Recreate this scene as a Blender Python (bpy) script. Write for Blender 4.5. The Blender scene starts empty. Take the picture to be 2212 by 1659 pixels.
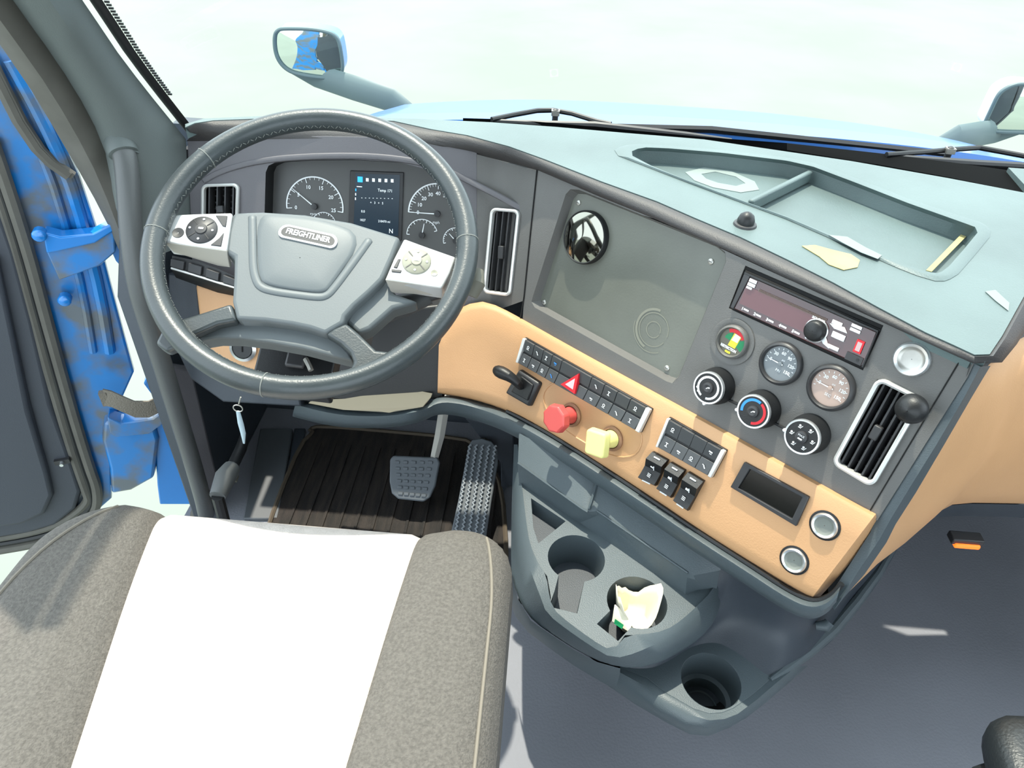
import bpy, bmesh, math, random
from mathutils import Vector, Matrix
from mathutils.geometry import tessellate_polygon
random.seed(4)
PI = math.pi
SC = bpy.context.scene
COL = SC.collection

# ------------------------------------------------------------------ camera
FPX, CX, CY = 1550.0, 1106.0, 829.5
CAM = Vector((0.0, 0.0, 1.35))            # eye 1.35 m above the cab floor
RM = Matrix(((0.99675074, 0.07545502, -0.02818676),
             (0.06948031, -0.62840090, 0.77478048),
             (0.04074850, -0.77422145, -0.63160171)))   # columns: right, down, forward
cd = bpy.data.cameras.new('camera'); cam = bpy.data.objects.new('camera', cd); COL.objects.link(cam)
cd.sensor_width = 36.0; cd.lens = 36.0 * FPX / 2212.0; cd.clip_start = 0.02; cd.clip_end = 200
r_, d_, f_ = RM.col[0], RM.col[1], RM.col[2]
cam.matrix_world = Matrix(((r_.x, -d_.x, -f_.x, CAM.x), (r_.y, -d_.y, -f_.y, CAM.y), (r_.z, -d_.z, -f_.z, CAM.z), (0, 0, 0, 1)))
SC.camera = cam

# ------------------------------------------------------------------ light
w = bpy.data.worlds.new('sky'); SC.world = w; w.use_nodes = True
bg = w.node_tree.nodes['Background']; bg.inputs[0].default_value = (0.80, 0.92, 1.0, 1); bg.inputs[1].default_value = 2.3
sl = bpy.data.lights.new('sun', 'SUN'); sl.energy = 4.2; sl.angle = 0.012; sl.color = (1.0, 0.93, 0.80)
sun = bpy.data.objects.new('sun', sl); COL.objects.link(sun)
sun.rotation_euler = Vector((-0.12, 0.30, 0.95)).to_track_quat('Z', 'Y').to_euler()
SC.view_settings.view_transform = 'Standard'; SC.view_settings.look = 'None'
SC.view_settings.exposure = 0.62; SC.view_settings.gamma = 1.0; SC.view_settings.use_curve_mapping = False

# ------------------------------------------------------------------ materials
def lin(c):
    return tuple(((x / 255.0) / 12.92 if x <= 10 else (((x / 255.0) + 0.055) / 1.055) ** 2.4) for x in c)
MATS = {}
def mat(name, rgb, rough=0.5, metal=0.0, var=0.0, vscale=8.0, bump=0.0, bscale=300.0, rgb2=None, spec=0.5, emis=0.0, coat=0.0, detail=4, contrast=None, stretch=None):
    if name in MATS: return MATS[name]
    m = bpy.data.materials.new(name); m.use_nodes = True
    nt = m.node_tree; b = nt.nodes['Principled BSDF']
    c = (*lin(rgb), 1)
    b.inputs['Base Color'].default_value = c; b.inputs['Roughness'].default_value = rough
    b.inputs['Metallic'].default_value = metal; b.inputs['Specular IOR Level'].default_value = spec
    b.inputs['Coat Weight'].default_value = coat
    if emis:
        b.inputs['Emission Color'].default_value = c; b.inputs['Emission Strength'].default_value = emis
    if var or bump:
        tc = nt.nodes.new('ShaderNodeTexCoord'); mp = nt.nodes.new('ShaderNodeMapping')
        nt.links.new(tc.outputs['Object'], mp.inputs[0])
        if stretch: mp.inputs['Scale'].default_value = stretch
    if var:
        n = nt.nodes.new('ShaderNodeTexNoise'); n.inputs['Scale'].default_value = vscale; n.inputs['Detail'].default_value = detail
        nt.links.new(mp.outputs[0], n.inputs['Vector'])
        r = nt.nodes.new('ShaderNodeValToRGB'); lo, hi = contrast or (0.35, 0.65)
        r.color_ramp.elements[0].position = lo; r.color_ramp.elements[1].position = hi
        c2 = (*lin(rgb2), 1) if rgb2 else tuple(min(1, x * (1 + var)) for x in c[:3]) + (1,)
        c1 = c if rgb2 else tuple(x * (1 - var) for x in c[:3]) + (1,)
        r.color_ramp.elements[0].color = c1; r.color_ramp.elements[1].color = c2
        nt.links.new(n.outputs['Fac'], r.inputs[0]); nt.links.new(r.outputs[0], b.inputs['Base Color'])
    if bump:
        n2 = nt.nodes.new('ShaderNodeTexNoise'); n2.inputs['Scale'].default_value = bscale; n2.inputs['Detail'].default_value = 2
        nt.links.new(mp.outputs[0], n2.inputs['Vector'])
        bp = nt.nodes.new('ShaderNodeBump'); bp.inputs['Strength'].default_value = bump; bp.inputs['Distance'].default_value = 0.002
        nt.links.new(n2.outputs['Fac'], bp.inputs['Height']); nt.links.new(bp.outputs[0], b.inputs['Normal'])
    MATS[name] = m
    return m
PAD = mat('dash_pad_vinyl', (88, 103, 103), 0.48, var=0.12, vscale=5, bump=0.25, bscale=500)
LIP = mat('dash_lip_vinyl', (62, 60, 60), 0.55, bump=0.25, bscale=500)
FASC = mat('fascia_plastic', (98, 97, 95), 0.5, var=0.08, vscale=6, bump=0.2, bscale=600)
CLUS = mat('cluster_plastic', (98, 96, 100), 0.55, bump=0.15, bscale=600)
SCRN = mat('cover_plate', (104, 106, 98), 0.34, var=0.10, vscale=7, bump=0.08, bscale=300)
TAN = mat('tan_leatherette', (200, 154, 111), 0.5, var=0.05, vscale=5, bump=0.15, bscale=450)
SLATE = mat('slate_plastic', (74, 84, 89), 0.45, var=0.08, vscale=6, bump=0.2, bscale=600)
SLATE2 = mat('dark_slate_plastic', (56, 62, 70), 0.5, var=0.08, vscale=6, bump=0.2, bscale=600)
BLK = mat('black_plastic', (24, 25, 27), 0.45, bump=0.1, bscale=500)
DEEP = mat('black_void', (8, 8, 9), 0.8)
DGREY = mat('dark_grey_plastic', (50, 50, 52), 0.45)
BTN = mat('button_plastic', (66, 68, 70), 0.42)
WHT = mat('white_marking', (235, 238, 240), 0.5)
CHR = mat('satin_chrome', (225, 228, 230), 0.28, metal=0.85)
SILV = mat('silver_paint', (214, 214, 212), 0.32, metal=0.35)
STEEL = mat('worn_steel', (190, 188, 182), 0.4, metal=0.8, var=0.1, vscale=40)
LEATH = mat('black_rim_leather', (54, 60, 62), 0.36, var=0.12, vscale=14, bump=0.12, bscale=380, coat=0.1)
LEATH2 = mat('seat_black_leather', (34, 38, 40), 0.42, bump=0.4, bscale=250)
HUB = mat('hub_plastic', (94, 100, 102), 0.5, bump=0.06, bscale=600)
SEATW = mat('pale_seat_fabric', (202, 192, 184), 0.9, var=0.06, vscale=60, bump=0.6, bscale=350)
SEATG = mat('grey_seat_fabric', (94, 90, 85), 0.95, var=0.18, vscale=250, bump=0.8, bscale=450)
PIPE = mat('piping_fabric', (122, 115, 104), 0.9)
CARP = mat('floor_vinyl', (132, 134, 142), 0.8, var=0.05, vscale=4, bump=0.3, bscale=200)
MATM = mat('rubber_mat', (30, 27, 26), 0.7, var=0.5, vscale=14, bump=0.9, bscale=260, rgb2=(52, 45, 41), stretch=(6, 0.8, 1))
RUB = mat('rubber_seal', (88, 86, 80), 0.7, var=0.1, vscale=20)
PEDAL = mat('pedal_rubber', (98, 104, 110), 0.6)
BLUE = mat('blue_paint', (28, 118, 190), 0.25, var=0.6, vscale=11, rgb2=(96, 104, 112), contrast=(0.44, 0.60), coat=0.4, detail=8, stretch=(1, 1, 0.35))
BLUEC = mat('clean_blue_paint', (26, 120, 198), 0.22, coat=0.5)
HOODM = mat('hood_blue_paint', (34, 96, 168), 0.3, coat=0.3)
DOORP = mat('door_panel_grey', (62, 66, 74), 0.6, bump=0.15, bscale=500)
PILL = mat('pillar_grey', (90, 97, 96), 0.55, bump=0.2, bscale=500)
GRND = mat('pale_concrete', (116, 123, 115), 0.9, var=0.06, vscale=0.6, bump=0.1, bscale=20)
RED = mat('red_plastic', (212, 84, 80), 0.35)
REDG = mat('red_print', (214, 30, 44), 0.5)
GRN = mat('green_print', (20, 132, 82), 0.5)
YEL = mat('pale_yellow_plastic', (238, 234, 150), 0.4)
YELP = mat('yellow_print', (226, 220, 60), 0.5)
BLUP = mat('blue_print', (50, 140, 225), 0.5)
DIALB = mat('dial_face', (84, 84, 84), 0.5)
DIALG = mat('grey_dial_face', (112, 118, 122), 0.3)
DIALP = mat('pinkish_dial_face', (172, 148, 136), 0.3)
RADM = mat('dark_red_radio_face', (64, 26, 28), 0.12, var=0.3, vscale=9, coat=0.6)
SCRE = mat('screen_navy', (32, 46, 58), 0.25, emis=0.25)
SCRB = mat('screen_icon_blue', (40, 160, 235), 0.3, emis=0.8)
SCRW = mat('screen_text', (215, 225, 230), 0.4, emis=0.6)
LCD = mat('black_display', (10, 12, 11), 0.15)
PAPER = mat('cream_paper', (236, 228, 205), 0.8)
STRAP = mat('brown_webbing', (112, 106, 96), 0.95, bump=0.9, bscale=300)
FOAM = mat('exposed_foam', (172, 162, 112), 0.9, var=0.08, vscale=30)
SCUFF = mat('pale_scuff', (126, 137, 134), 0.7)
MIRR = mat('mirror_glass', (225, 235, 230), 0.03, metal=1.0)
MARM = mat('mirror_arm_grey', (88, 104, 106), 0.5)
BEIGE = mat('beige_underside', (98, 96, 86), 0.7)
STITCH = mat('grey_stitching', (120, 122, 118), 0.8)

def glassmat():
    m = bpy.data.materials.new('windshield_glass'); m.use_nodes = True
    nt = m.node_tree; nt.nodes.clear()
    o = nt.nodes.new('ShaderNodeOutputMaterial'); mx = nt.nodes.new('ShaderNodeMixShader')
    t = nt.nodes.new('ShaderNodeBsdfTransparent'); g = nt.nodes.new('ShaderNodeBsdfGlossy')
    t.inputs[0].default_value = (0.96, 0.99, 0.965, 1); g.inputs['Roughness'].default_value = 0.02
    lwt = nt.nodes.new('ShaderNodeLayerWeight'); lwt.inputs[0].default_value = 0.5
    pw = nt.nodes.new('ShaderNodeMath'); pw.operation = 'POWER'; pw.inputs[1].default_value = 4.0; nt.links.new(lwt.outputs['Facing'], pw.inputs[0])
    fr = nt.nodes.new('ShaderNodeMath'); fr.operation = 'MULTIPLY_ADD'; fr.inputs[1].default_value = 0.5; fr.inputs[2].default_value = 0.03; nt.links.new(pw.outputs[0], fr.inputs[0])
    nt.links.new(fr.outputs[0], mx.inputs[0]); nt.links.new(t.outputs[0], mx.inputs[1]); nt.links.new(g.outputs[0], mx.inputs[2])
    nt.links.new(mx.outputs[0], o.inputs[0]); return m
GLASS = glassmat()

# ------------------------------------------------------------------ surveying helpers: where a line of sight meets a real surface
def ray(px, py):
    v = Vector((px - CX, py - CY, FPX)); return (RM @ v).normalized()
def Z(px, py, z):
    r = ray(px, py); return CAM + r * ((z - CAM.z) / r.z)
def X(px, py, x):
    r = ray(px, py); return CAM + r * ((x - CAM.x) / r.x)
def Y(px, py, y):
    r = ray(px, py); return CAM + r * ((y - CAM.y) / r.y)
class Frame:
    def __init__(s, o, u, v):
        s.o = Vector(o); s.u = Vector(u).normalized(); s.n = s.u.cross(Vector(v)).normalized(); s.v = s.n.cross(s.u)
        s.M = Matrix(((s.u.x, s.v.x, s.n.x, s.o.x), (s.u.y, s.v.y, s.n.y, s.o.y), (s.u.z, s.v.z, s.n.z, s.o.z), (0, 0, 0, 1)))
    def at(s, px, py, h=0.0):
        r = ray(px, py); t = (h - (CAM - s.o).dot(s.n)) / r.dot(s.n); q = CAM + r * t - s.o
        return Vector((q.dot(s.u), q.dot(s.v), h))
    def pts(s, l, h=0.0): return [s.at(a, b, h) for a, b in l]
    def world(s, p): return s.M @ Vector(p)
    def w(s, px, py, h=0.0): return s.world(s.at(px, py, h))
    def sub(s, px, py, h=0.0, rot=0.0, plane_h=None):
        o = s.w(px, py, h); u = s.u * math.cos(rot) + s.v * math.sin(rot); v = s.n.cross(u)
        return Frame(o, u, v)

# ------------------------------------------------------------------ mesh helpers
class MB:
    def __init__(s): s.v = []; s.f = []; s.m = []; s.mats = []
    def mi(s, m):
        if m not in s.mats: s.mats.append(m)
        return s.mats.index(m)
    def add(s, vs, fs, m):
        k = len(s.v); i = s.mi(m); s.v += [Vector(p) for p in vs]
        for f in fs: s.f.append([k + a for a in f]); s.m.append(i)
        return s
    def box(s, c, d, m, R=None):
        c = Vector(c); x, y, z = d[0] / 2, d[1] / 2, d[2] / 2
        vs = [Vector((a, b, e)) for e in (-z, z) for a, b in ((-x, -y), (x, -y), (x, y), (-x, y))]
        if R is not None: vs = [R @ p for p in vs]
        return s.add([c + p for p in vs], [(3, 2, 1, 0), (4, 5, 6, 7), (0, 1, 5, 4), (1, 2, 6, 5), (2, 3, 7, 6), (3, 0, 4, 7)], m)
    def prism(s, poly, z0, z1, m, holes=(), T=None, side=None, ins=0.0):
        poly = [Vector((p[0], p[1])) for p in poly]; holes = [[Vector((p[0], p[1])) for p in h] for h in holes]
        loops = [poly] + holes
        flat = [p for l in loops for p in l]; n = len(flat)
        cen = sum(poly, Vector((0, 0))) / len(poly)
        tri = tessellate_polygon([[Vector((p.x, p.y, 0)) for p in l] for l in loops])
        top = [Vector((p.x, p.y, z1)) for p in flat]; bot = [Vector((p.x, p.y, z0)) for p in flat]
        if ins:
            for i in range(len(poly)):
                d = (cen - poly[i]); top[i] += Vector((d.x, d.y, 0)).normalized() * ins
        vs = top + bot
        if T is not None: vs = [T @ p for p in vs]
        if len(loops) == 1:
            s.add(vs, [tuple(range(n))] + [tuple(range(2 * n - 1, n - 1, -1))], m)
        else:
            s.add(vs, [tuple(t) for t in tri] + [tuple(n + a for a in reversed(t)) for t in tri], m)
        k = len(s.v) - 2 * n; i = s.mi(side or m); o = 0
        for l in loops:
            L = len(l)
            for a in range(L):
                b = (a + 1) % L; s.f.append([k + o + a, k + n + o + a, k + n + o + b, k + o + b]); s.m.append(i)
            o += L
        return s
    def slab(s, pts, off, m):
        """closed slab from a 3D polygon, pushed by vector off"""
        n = len(pts); off = Vector(off); pts = [Vector(p) for p in pts]
        return s.add(pts + [p + off for p in pts], [tuple(range(n)), tuple(range(2 * n - 1, n - 1, -1))] + [(a, n + a, n + (a + 1) % n, (a + 1) % n) for a in range(n)], m)
    def lathe(s, prof, m, seg=32, c=(0, 0, 0), R=None, cap=True):
        c = Vector(c); n = len(prof); vs = []
        for r, z in prof:
            for k in range(seg):
                a = 2 * PI * k / seg; p = Vector((r * math.cos(a), r * math.sin(a), z)); vs.append(c + (R @ p if R is not None else p))
        fs = [(i * seg + k, i * seg + (k + 1) % seg, (i + 1) * seg + (k + 1) % seg, (i + 1) * seg + k) for i in range(n - 1) for k in range(seg)]
        if cap: fs += [tuple(range(seg - 1, -1, -1)), tuple((n - 1) * seg + k for k in range(seg))]
        return s.add(vs, fs, m)
    def tube(s, path, r, m, seg=10, closed=False, flat=None):
        P = [Vector(p) for p in path]; n = len(P); R = r if isinstance(r, (list, tuple)) else [r] * n
        vs = []; pu = None
        for i in range(n):
            a = P[i - 1] if (i or closed) else P[i]; b = P[(i + 1) % n] if (i < n - 1 or closed) else P[i]
            t = (b - a).normalized()
            if pu is None:
                pu = t.orthogonal().normalized()
                if flat is not None: pu = (Vector(flat[0]) - t * Vector(flat[0]).dot(t)).normalized()
            pu = (pu - t * pu.dot(t)).normalized(); q = t.cross(pu)
            for k in range(seg):
                an = 2 * PI * k / seg; fx = flat[1] if flat else 1.0
                vs.append(P[i] + pu * math.cos(an) * R[i] + q * math.sin(an) * R[i] * fx)
        fs = []
        for i in range(n if closed else n - 1):
            j = (i + 1) % n
            for k in range(seg): l = (k + 1) % seg; fs.append((i * seg + k, i * seg + l, j * seg + l, j * seg + k))
        if not closed: fs += [tuple(range(seg - 1, -1, -1)), tuple((n - 1) * seg + k for k in range(seg))]
        return s.add(vs, fs, m)
    def grid(s, rows, m, closed=False, thick=None):
        nr, nc = len(rows), len(rows[0]); vs = [Vector(p) for r in rows for p in r]; fs = []
        for i in range(nr - 1):
            for k in range(nc if closed else nc - 1):
                l = (k + 1) % nc; fs.append((i * nc + k, i * nc + l, (i + 1) * nc + l, (i + 1) * nc + k))
        s.add(vs, fs, m)
        if thick is not None:
            N = nr * nc; t = Vector(thick); k0 = len(s.v) - N; i0 = s.mi(m)
            s.v += [p + t for p in vs]
            for f in fs: s.f.append([k0 + N + a for a in reversed(f)]); s.m.append(i0)
            b = [k for k in range(nc)] + [i * nc + nc - 1 for i in range(1, nr)] + [(nr - 1) * nc + k for k in range(nc - 2, -1, -1)] + [i * nc for i in range(nr - 2, 0, -1)]
            for a in range(len(b)):
                c = b[(a + 1) % len(b)]; s.f.append([k0 + b[a], k0 + N + b[a], k0 + N + c, k0 + c]); s.m.append(i0)
        return s
    def build(s, name, parent=None, bevel=0.0, angle=35, sub=0, label=None, seg=2, smooth=True):
        me = bpy.data.meshes.new(name); me.from_pydata([tuple(p) for p in s.v], [], s.f)
        for m in s.mats: me.materials.append(m)
        me.polygons.foreach_set('material_index', s.m)
        bm = bmesh.new(); bm.from_mesh(me); bmesh.ops.remove_doubles(bm, verts=bm.verts, dist=1e-6)
        bmesh.ops.recalc_face_normals(bm, faces=bm.faces); bm.to_mesh(me); bm.free()
        if smooth:
            me.polygons.foreach_set('use_smooth', [True] * len(me.polygons)); me.set_sharp_from_angle(angle=math.radians(angle))
        o = bpy.data.objects.new(name, me); COL.objects.link(o)
        if parent is not None: o.parent = parent
        if bevel:
            b = o.modifiers.new('b', 'BEVEL'); b.width = bevel; b.segments = seg; b.limit_method = 'ANGLE'; b.angle_limit = math.radians(40); b.harden_normals = False
        if sub:
            b = o.modifiers.new('s', 'SUBSURF'); b.levels = sub; b.render_levels = sub
        if label: o['label'] = label
        return o
def thing(name, label, cat, fr=None, group=None, loc=None):
    o = bpy.data.objects.new(name, None); COL.objects.link(o); o.empty_display_size = 0.03
    if fr is not None: o.matrix_world = fr.M
    if loc is not None: o.location = loc
    o['label'] = label; o['category'] = cat
    if group: o['group'] = group
    return o
def tag(o, label, cat, group=None, kind=None):
    o['label'] = label; o['category'] = cat
    if group: o['group'] = group
    if kind: o['kind'] = kind
    return o
def struct(o, label=None):
    o['kind'] = 'structure'
    if label: o['label'] = label
    return o
def text(s, size, m, name, parent, loc=(0, 0, 0), rot=0.0, ext=0.0003, sx=1.0, bold=0.0, basis=None):
    c = bpy.data.curves.new(name, 'FONT'); c.body = s; c.size = size; c.extrude = ext; c.align_x = 'CENTER'; c.align_y = 'CENTER'; c.offset = bold
    t = bpy.data.objects.new(name + '_src', c); COL.objects.link(t)
    me = bpy.data.meshes.new_from_object(t); COL.objects.unlink(t); bpy.data.objects.remove(t); bpy.data.curves.remove(c)
    me.materials.clear(); me.materials.append(m); me.name = name
    o = bpy.data.objects.new(name, me); COL.objects.link(o)
    if parent is not None: o.parent = parent
    L = Matrix.Translation(Vector(loc)) @ Matrix.Rotation(rot, 4, 'Z') @ Matrix.Diagonal((sx, 1, 1, 1))
    o.matrix_local = (basis @ L) if basis is not None else L
    return o
def textverts(mb, s, size, m, c=(0, 0, 0), rot=0.0, sx=1.0, bold=0.0, R=None):
    """lettering merged into a mesh builder"""
    cu = bpy.data.curves.new('t', 'FONT'); cu.body = s; cu.size = size; cu.align_x = 'CENTER'; cu.align_y = 'CENTER'; cu.offset = bold; cu.resolution_u = 2
    t = bpy.data.objects.new('t', cu); COL.objects.link(t); me = bpy.data.meshes.new_from_object(t)
    COL.objects.unlink(t); bpy.data.objects.remove(t); bpy.data.curves.remove(cu)
    L = Matrix.Translation(Vector(c)) @ Matrix.Rotation(rot, 4, 'Z') @ Matrix.Diagonal((sx, 1, 1, 1))
    mb.add([L @ v.co for v in me.vertices], [tuple(p.vertices) for p in me.polygons], m); bpy.data.meshes.remove(me)
def rrect(w, h, r, seg=5, c=(0, 0)):
    out = []
    for cx, cy, a0 in ((w / 2 - r, h / 2 - r, 0), (-w / 2 + r, h / 2 - r, PI / 2), (-w / 2 + r, -h / 2 + r, PI), (w / 2 - r, -h / 2 + r, 1.5 * PI)):
        for k in range(seg + 1):
            a = a0 + PI / 2 * k / seg; out.append((c[0] + cx + r * math.cos(a), c[1] + cy + r * math.sin(a)))
    return out
def circ(r, n=32, c=(0, 0)): return [(c[0] + r * math.cos(2 * PI * k / n), c[1] + r * math.sin(2 * PI * k / n)) for k in range(n)]
def smooth_poly(P, it=2, closed=True):
    P = [Vector(p) for p in P]
    for _ in range(it):
        Q = []; n = len(P)
        for i in range(n if closed else n - 1):
            a, b = P[i], P[(i + 1) % n]; Q += [a * .75 + b * .25, a * .25 + b * .75]
        if not closed: Q = [P[0]] + Q + [P[-1]]
        P = Q
    return P
def lerp_list(L, n):
    """resample a polyline to n points"""
    L = [Vector(p) for p in L]; d = [0]
    for a, b in zip(L, L[1:]): d.append(d[-1] + (b - a).length)
    out = []; j = 0
    for i in range(n):
        t = d[-1] * i / (n - 1)
        while j < len(L) - 2 and d[j + 1] < t: j += 1
        k = (t - d[j]) / max(1e-9, d[j + 1] - d[j]); out.append(L[j].lerp(L[j + 1], min(1, max(0, k))))
    return out

# the main planes of the cab
UF = Vector((0.7165, -0.6976, 0)); VF = Vector((0.2273, 0.2334, 0.9454))
FA = Frame((-0.020, 1.186, 0.861), UF, VF)                     # angled centre fascia
ca = math.radians(22)
CL = Frame((-0.33, 1.25, 0.86), (1, 0, 0), (0, math.sin(ca), math.cos(ca)))   # instrument panel behind the wheel
wn = Vector((0.0506, -0.496, 0.867)).normalized(); wv = (Vector((0, 1, 0)) - wn * wn.y).normalized()
WH = Frame((-0.326, 0.896, 0.849), wv.cross(wn), wv)           # steering wheel rim plane
ZT = 0.885                                                     # top of the dashboard pad
#BODY
# ================================================================== SETTING
g = MB().prism([(-30, -20), (30, -20), (30, 40), (-30, 40)], -1.35, -1.25, GRND).build('ground')
struct(g, 'pale concrete yard below the truck')
# cab floor: covers the cab up to the firewall, with the sill at the left door
fl = MB().prism([(-0.80, -1.2), (1.5, -1.2), (1.5, 1.50), (-0.80, 1.50)], -0.05, 0.0, CARP).build('floor')
struct(fl)
# firewall with stepped toe board
fw = MB()
fw.slab([(-0.80, 1.47, 0), (1.5, 1.47, 0), (1.5, 1.47, 0.79), (-0.80, 1.47, 0.79)], (0, 0.04, 0), SLATE2)
fw.build('wall_front'); struct(bpy.data.objects['wall_front'])
# roof and header
rf = MB()
rf.slab([(-0.84, 0.60, 1.93), (1.52, 0.60, 1.93), (1.52, -1.2, 2.0), (-0.84, -1.2, 2.0)], (0, 0, 0.06), PILL)
struct(rf.build('ceiling', bevel=0.01))
# right side wall below and above its window
rw = MB(); rw.box((1.56, 0.1, 0.42), (0.05, 2.7, 0.95), DOORP); rw.box((1.56, -0.75, 1.45), (0.05, 1.0, 1.1), PILL)
struct(rw.build('wall_right', bevel=0.01))
# left side behind the door opening: blue outer skin, grey lining
lw = MB(); lw.box((-0.84, -0.75, 1.0), (0.06, 0.9, 2.1), PILL); lw.box((-0.885, -0.75, 0.9), (0.03, 0.9, 2.3), BLUEC)
struct(lw.build('wall_left', bevel=0.01))

# windshield: rises from the cowl and rakes back to the header
def wy(z): return 1.286 - 0.73 * (z - 0.841)
rows = []
for z in (0.845, 0.95, 1.2, 1.5, 1.75, 1.93):
    rows.append([Vector((0.34 + s * 1.06, wy(z) + 0.03 + 0.24 * (1 - s * s) * (1 - 0.35 * (z - 0.8)), z)) for s in [k / 8 - 1 for k in range(17)]])
wsg = MB().grid(rows, GLASS).build('window_1'); struct(wsg, 'windshield glass')
# A-pillar trim
def catm(P, n=24):
    return [Vector(p) for p in lerp_list(smooth_poly(P, 2, False), n)]
E1 = [X(180, 0, -0.68), X(250, 110, -0.68), X(330, 212, -0.675), X(375, 268, -0.67), X(405, 292, -0.66)]
top = (E1[0] - E1[2]); E1 = [E1[0] + top * 3.2] + E1 + [Vector((-0.66, 1.22, 0.80)), Vector((-0.66, 1.2, 0.70))]
E2 = [X(32, 0, -0.745), X(100, 92, -0.745), X(180, 210, -0.74), X(240, 330, -0.735)]
E2 = [E2[0] + (E2[0] - E2[2]) * 3.2] + E2 + [X(262, 450, -0.73), X(300, 560, -0.73)]
E1c, E2c = catm(E1, 22), catm(E2, 22)
M1 = [(a + b) / 2 + Vector((0.022, -0.028, 0.0)) for a, b in zip(E1c, E2c)]
M0 = [(a * .8 + b * .2) + Vector((0.012, -0.012, 0.0)) for a, b in zip(E1c, E2c)]
M2 = [(a * .2 + b * .8) + Vector((0.012, -0.02, 0.0)) for a, b in zip(E1c, E2c)]
pl = MB().grid([E1c, M0, M1, M2, E2c], PILL, thick=(-0.05, 0.03, 0))
op = pl.build('trim_1', angle=60); struct(op, 'grey windshield pillar trim')
# dotted black frit edge beside the pillar
fr = MB(); path = [p + Vector((0.012, 0.012, 0)) for p in E1c]
fr.tube(path, 0.010, BLK, 6, flat=((1, 0, 0), 0.4))
for i in range(150):
    p = path[0].lerp(path[0], 0)
    t = i / 150 * (len(path) - 6); k = int(t); p = path[k].lerp(path[k + 1], t - k) + Vector((0.014, 0.002, 0))
    fr.box(p, (0.007, 0.0025, 0.003), BLK)
struct(fr.build('trim_2'), 'black dotted band along the windshield edge')
# rubber door seal running down the pillar to the sill
E3 = [X(-10, 85, -0.80), X(60, 180, -0.80), X(130, 300, -0.80), X(200, 420, -0.80), X(236, 490, -0.79), X(270, 570, -0.775), X(305, 680, -0.76), X(340, 790, -0.755), X(385, 920, -0.755), X(430, 1075, -0.755), Vector((-0.78, 1.05, 0.0))]
E3 = [E3[0] + (E3[0] - E3[2]) * 2.5] + E3
E2b = [X(25, 0, -0.752), X(100, 95, -0.752), X(178, 214, -0.748), X(240, 335, -0.742), X(275, 470, -0.735), X(312, 580, -0.735), X(345, 700, -0.735), X(395, 850, -0.735), X(450, 1075, -0.735), Vector((-0.735, 1.06, 0.0))]
E2b = [E2b[0] + (E2b[0] - E2b[2]) * 2.5] + E2b
a3, a2 = catm(E3, 30), catm(E2b, 30)
mid = [(a + b) / 2 + Vector((0.01, -0.02, 0)) for a, b in zip(a3, a2)]
sl_ = MB().grid([a3, mid, a2], RUB, thick=(-0.01, 0.03, 0)).build('trim_3', angle=60); struct(sl_, 'rubber door seal along the pillar')
# dark kick trim below the pillar, to the right of the grab bar
kt = MB()
kt.slab([Vector((-0.735, 1.05, 0.0)), Vector((-0.735, 1.47, 0.0)), Vector((-0.735, 1.47, 0.72)), Vector((-0.735, 1.20, 0.82)), Vector((-0.735, 1.06, 0.62))], (-0.03, 0, 0), SLATE2)
kt.slab([X(360, 790, -0.728), X(415, 800, -0.70), X(480, 1075, -0.70), X(440, 1080, -0.728)], (-0.012, 0.015, 0), CLUS)
struct(kt.build('trim_4', bevel=0.004), 'dark kick trim under the pillar')

# ---------------- open driver's door and the blue hinge pillar
DF = Frame((-0.96, 1.10, 0), (0.93, 0.37, 0), (0, 0, 1))       # plane of the opened door, seen from inside
door = bpy.data.objects.new('door_1', None); COL.objects.link(door); door.matrix_world = DF.M; struct(door, 'open blue driver door')
def dpoly(l): return [tuple(DF.at(a, b)[:2]) for a, b in l]
skin = dpoly([(-60, 30), (0, 92), (75, 180), (150, 350), (168, 388), (205, 500), (236, 620), (268, 740), (288, 812), (262, 870), (238, 960), (240, 1085), (200, 1120), (140, 1168), (-60, 1190)])
MB().prism(skin, -0.03, -0.012, BLUE).build('door_shell', door, bevel=0.004)
b = MB()
rib = [(30, 130), (95, 250), (150, 370), (190, 500), (225, 640), (245, 760)]
for off, r, h in ((-8, 0.011, -0.008), (-44, 0.008, -0.01)):
    b.tube([DF.at(x + off, y, h) for x, y in smooth_poly([Vector((x, y, 0)) for x, y in rib], 1, False) and [(p.x, p.y) for p in smooth_poly([Vector((x, y, 0)) for x, y in rib], 1, False)]], r, BLUE, 8)
b.build('door_flange', door)
s = MB()
for off, r in ((0, 0.011), (14, 0.008), (-15, 0.009)):
    P = [(-30, 120), (5, 190), (40, 260), (80, 320), (110, 350), (150, 378)]
    if off == 14 or off == 0: s.tube([DF.at(x + off * .6, y + off * .1, 0.0) for x, y in P], r, RUB, 8)
s.build('upper_seal', door)
s = MB()
for off, r, m in ((0, 0.012, RUB), (-16, 0.009, BLK), (-30, 0.010, RUB)):
    P = [(-20, 300), (15, 400), (60, 540), (100, 690), (150, 870), (190, 1000), (212, 1060), (205, 1108), (150, 1150), (90, 1172), (-30, 1192)]
    P = [(p.x, p.y) for p in smooth_poly([Vector((x + off * (0.9 if y < 1100 else 0.4), y - (off * -0.8 if y > 1060 else 0), 0)) for x, y in P], 2, False)]
    s.tube([DF.at(x, y, 0.0) for x, y in P], r, m, 8)
s.build('door_seal', door)
pn = dpoly([(-60, 330), (-15, 400), (30, 530), (70, 680), (118, 860), (160, 1000), (178, 1062), (165, 1100), (120, 1135), (60, 1152), (-60, 1170)])
MB().prism(pn, -0.012, 0.010, DOORP, ins=0.012).build('door_panel', door, bevel=0.006)
pn2 = dpoly([(-60, 480), (0, 540), (34, 700), (70, 860), (110, 1010), (120, 1060), (100, 1100), (50, 1122), (-60, 1135)])
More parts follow.
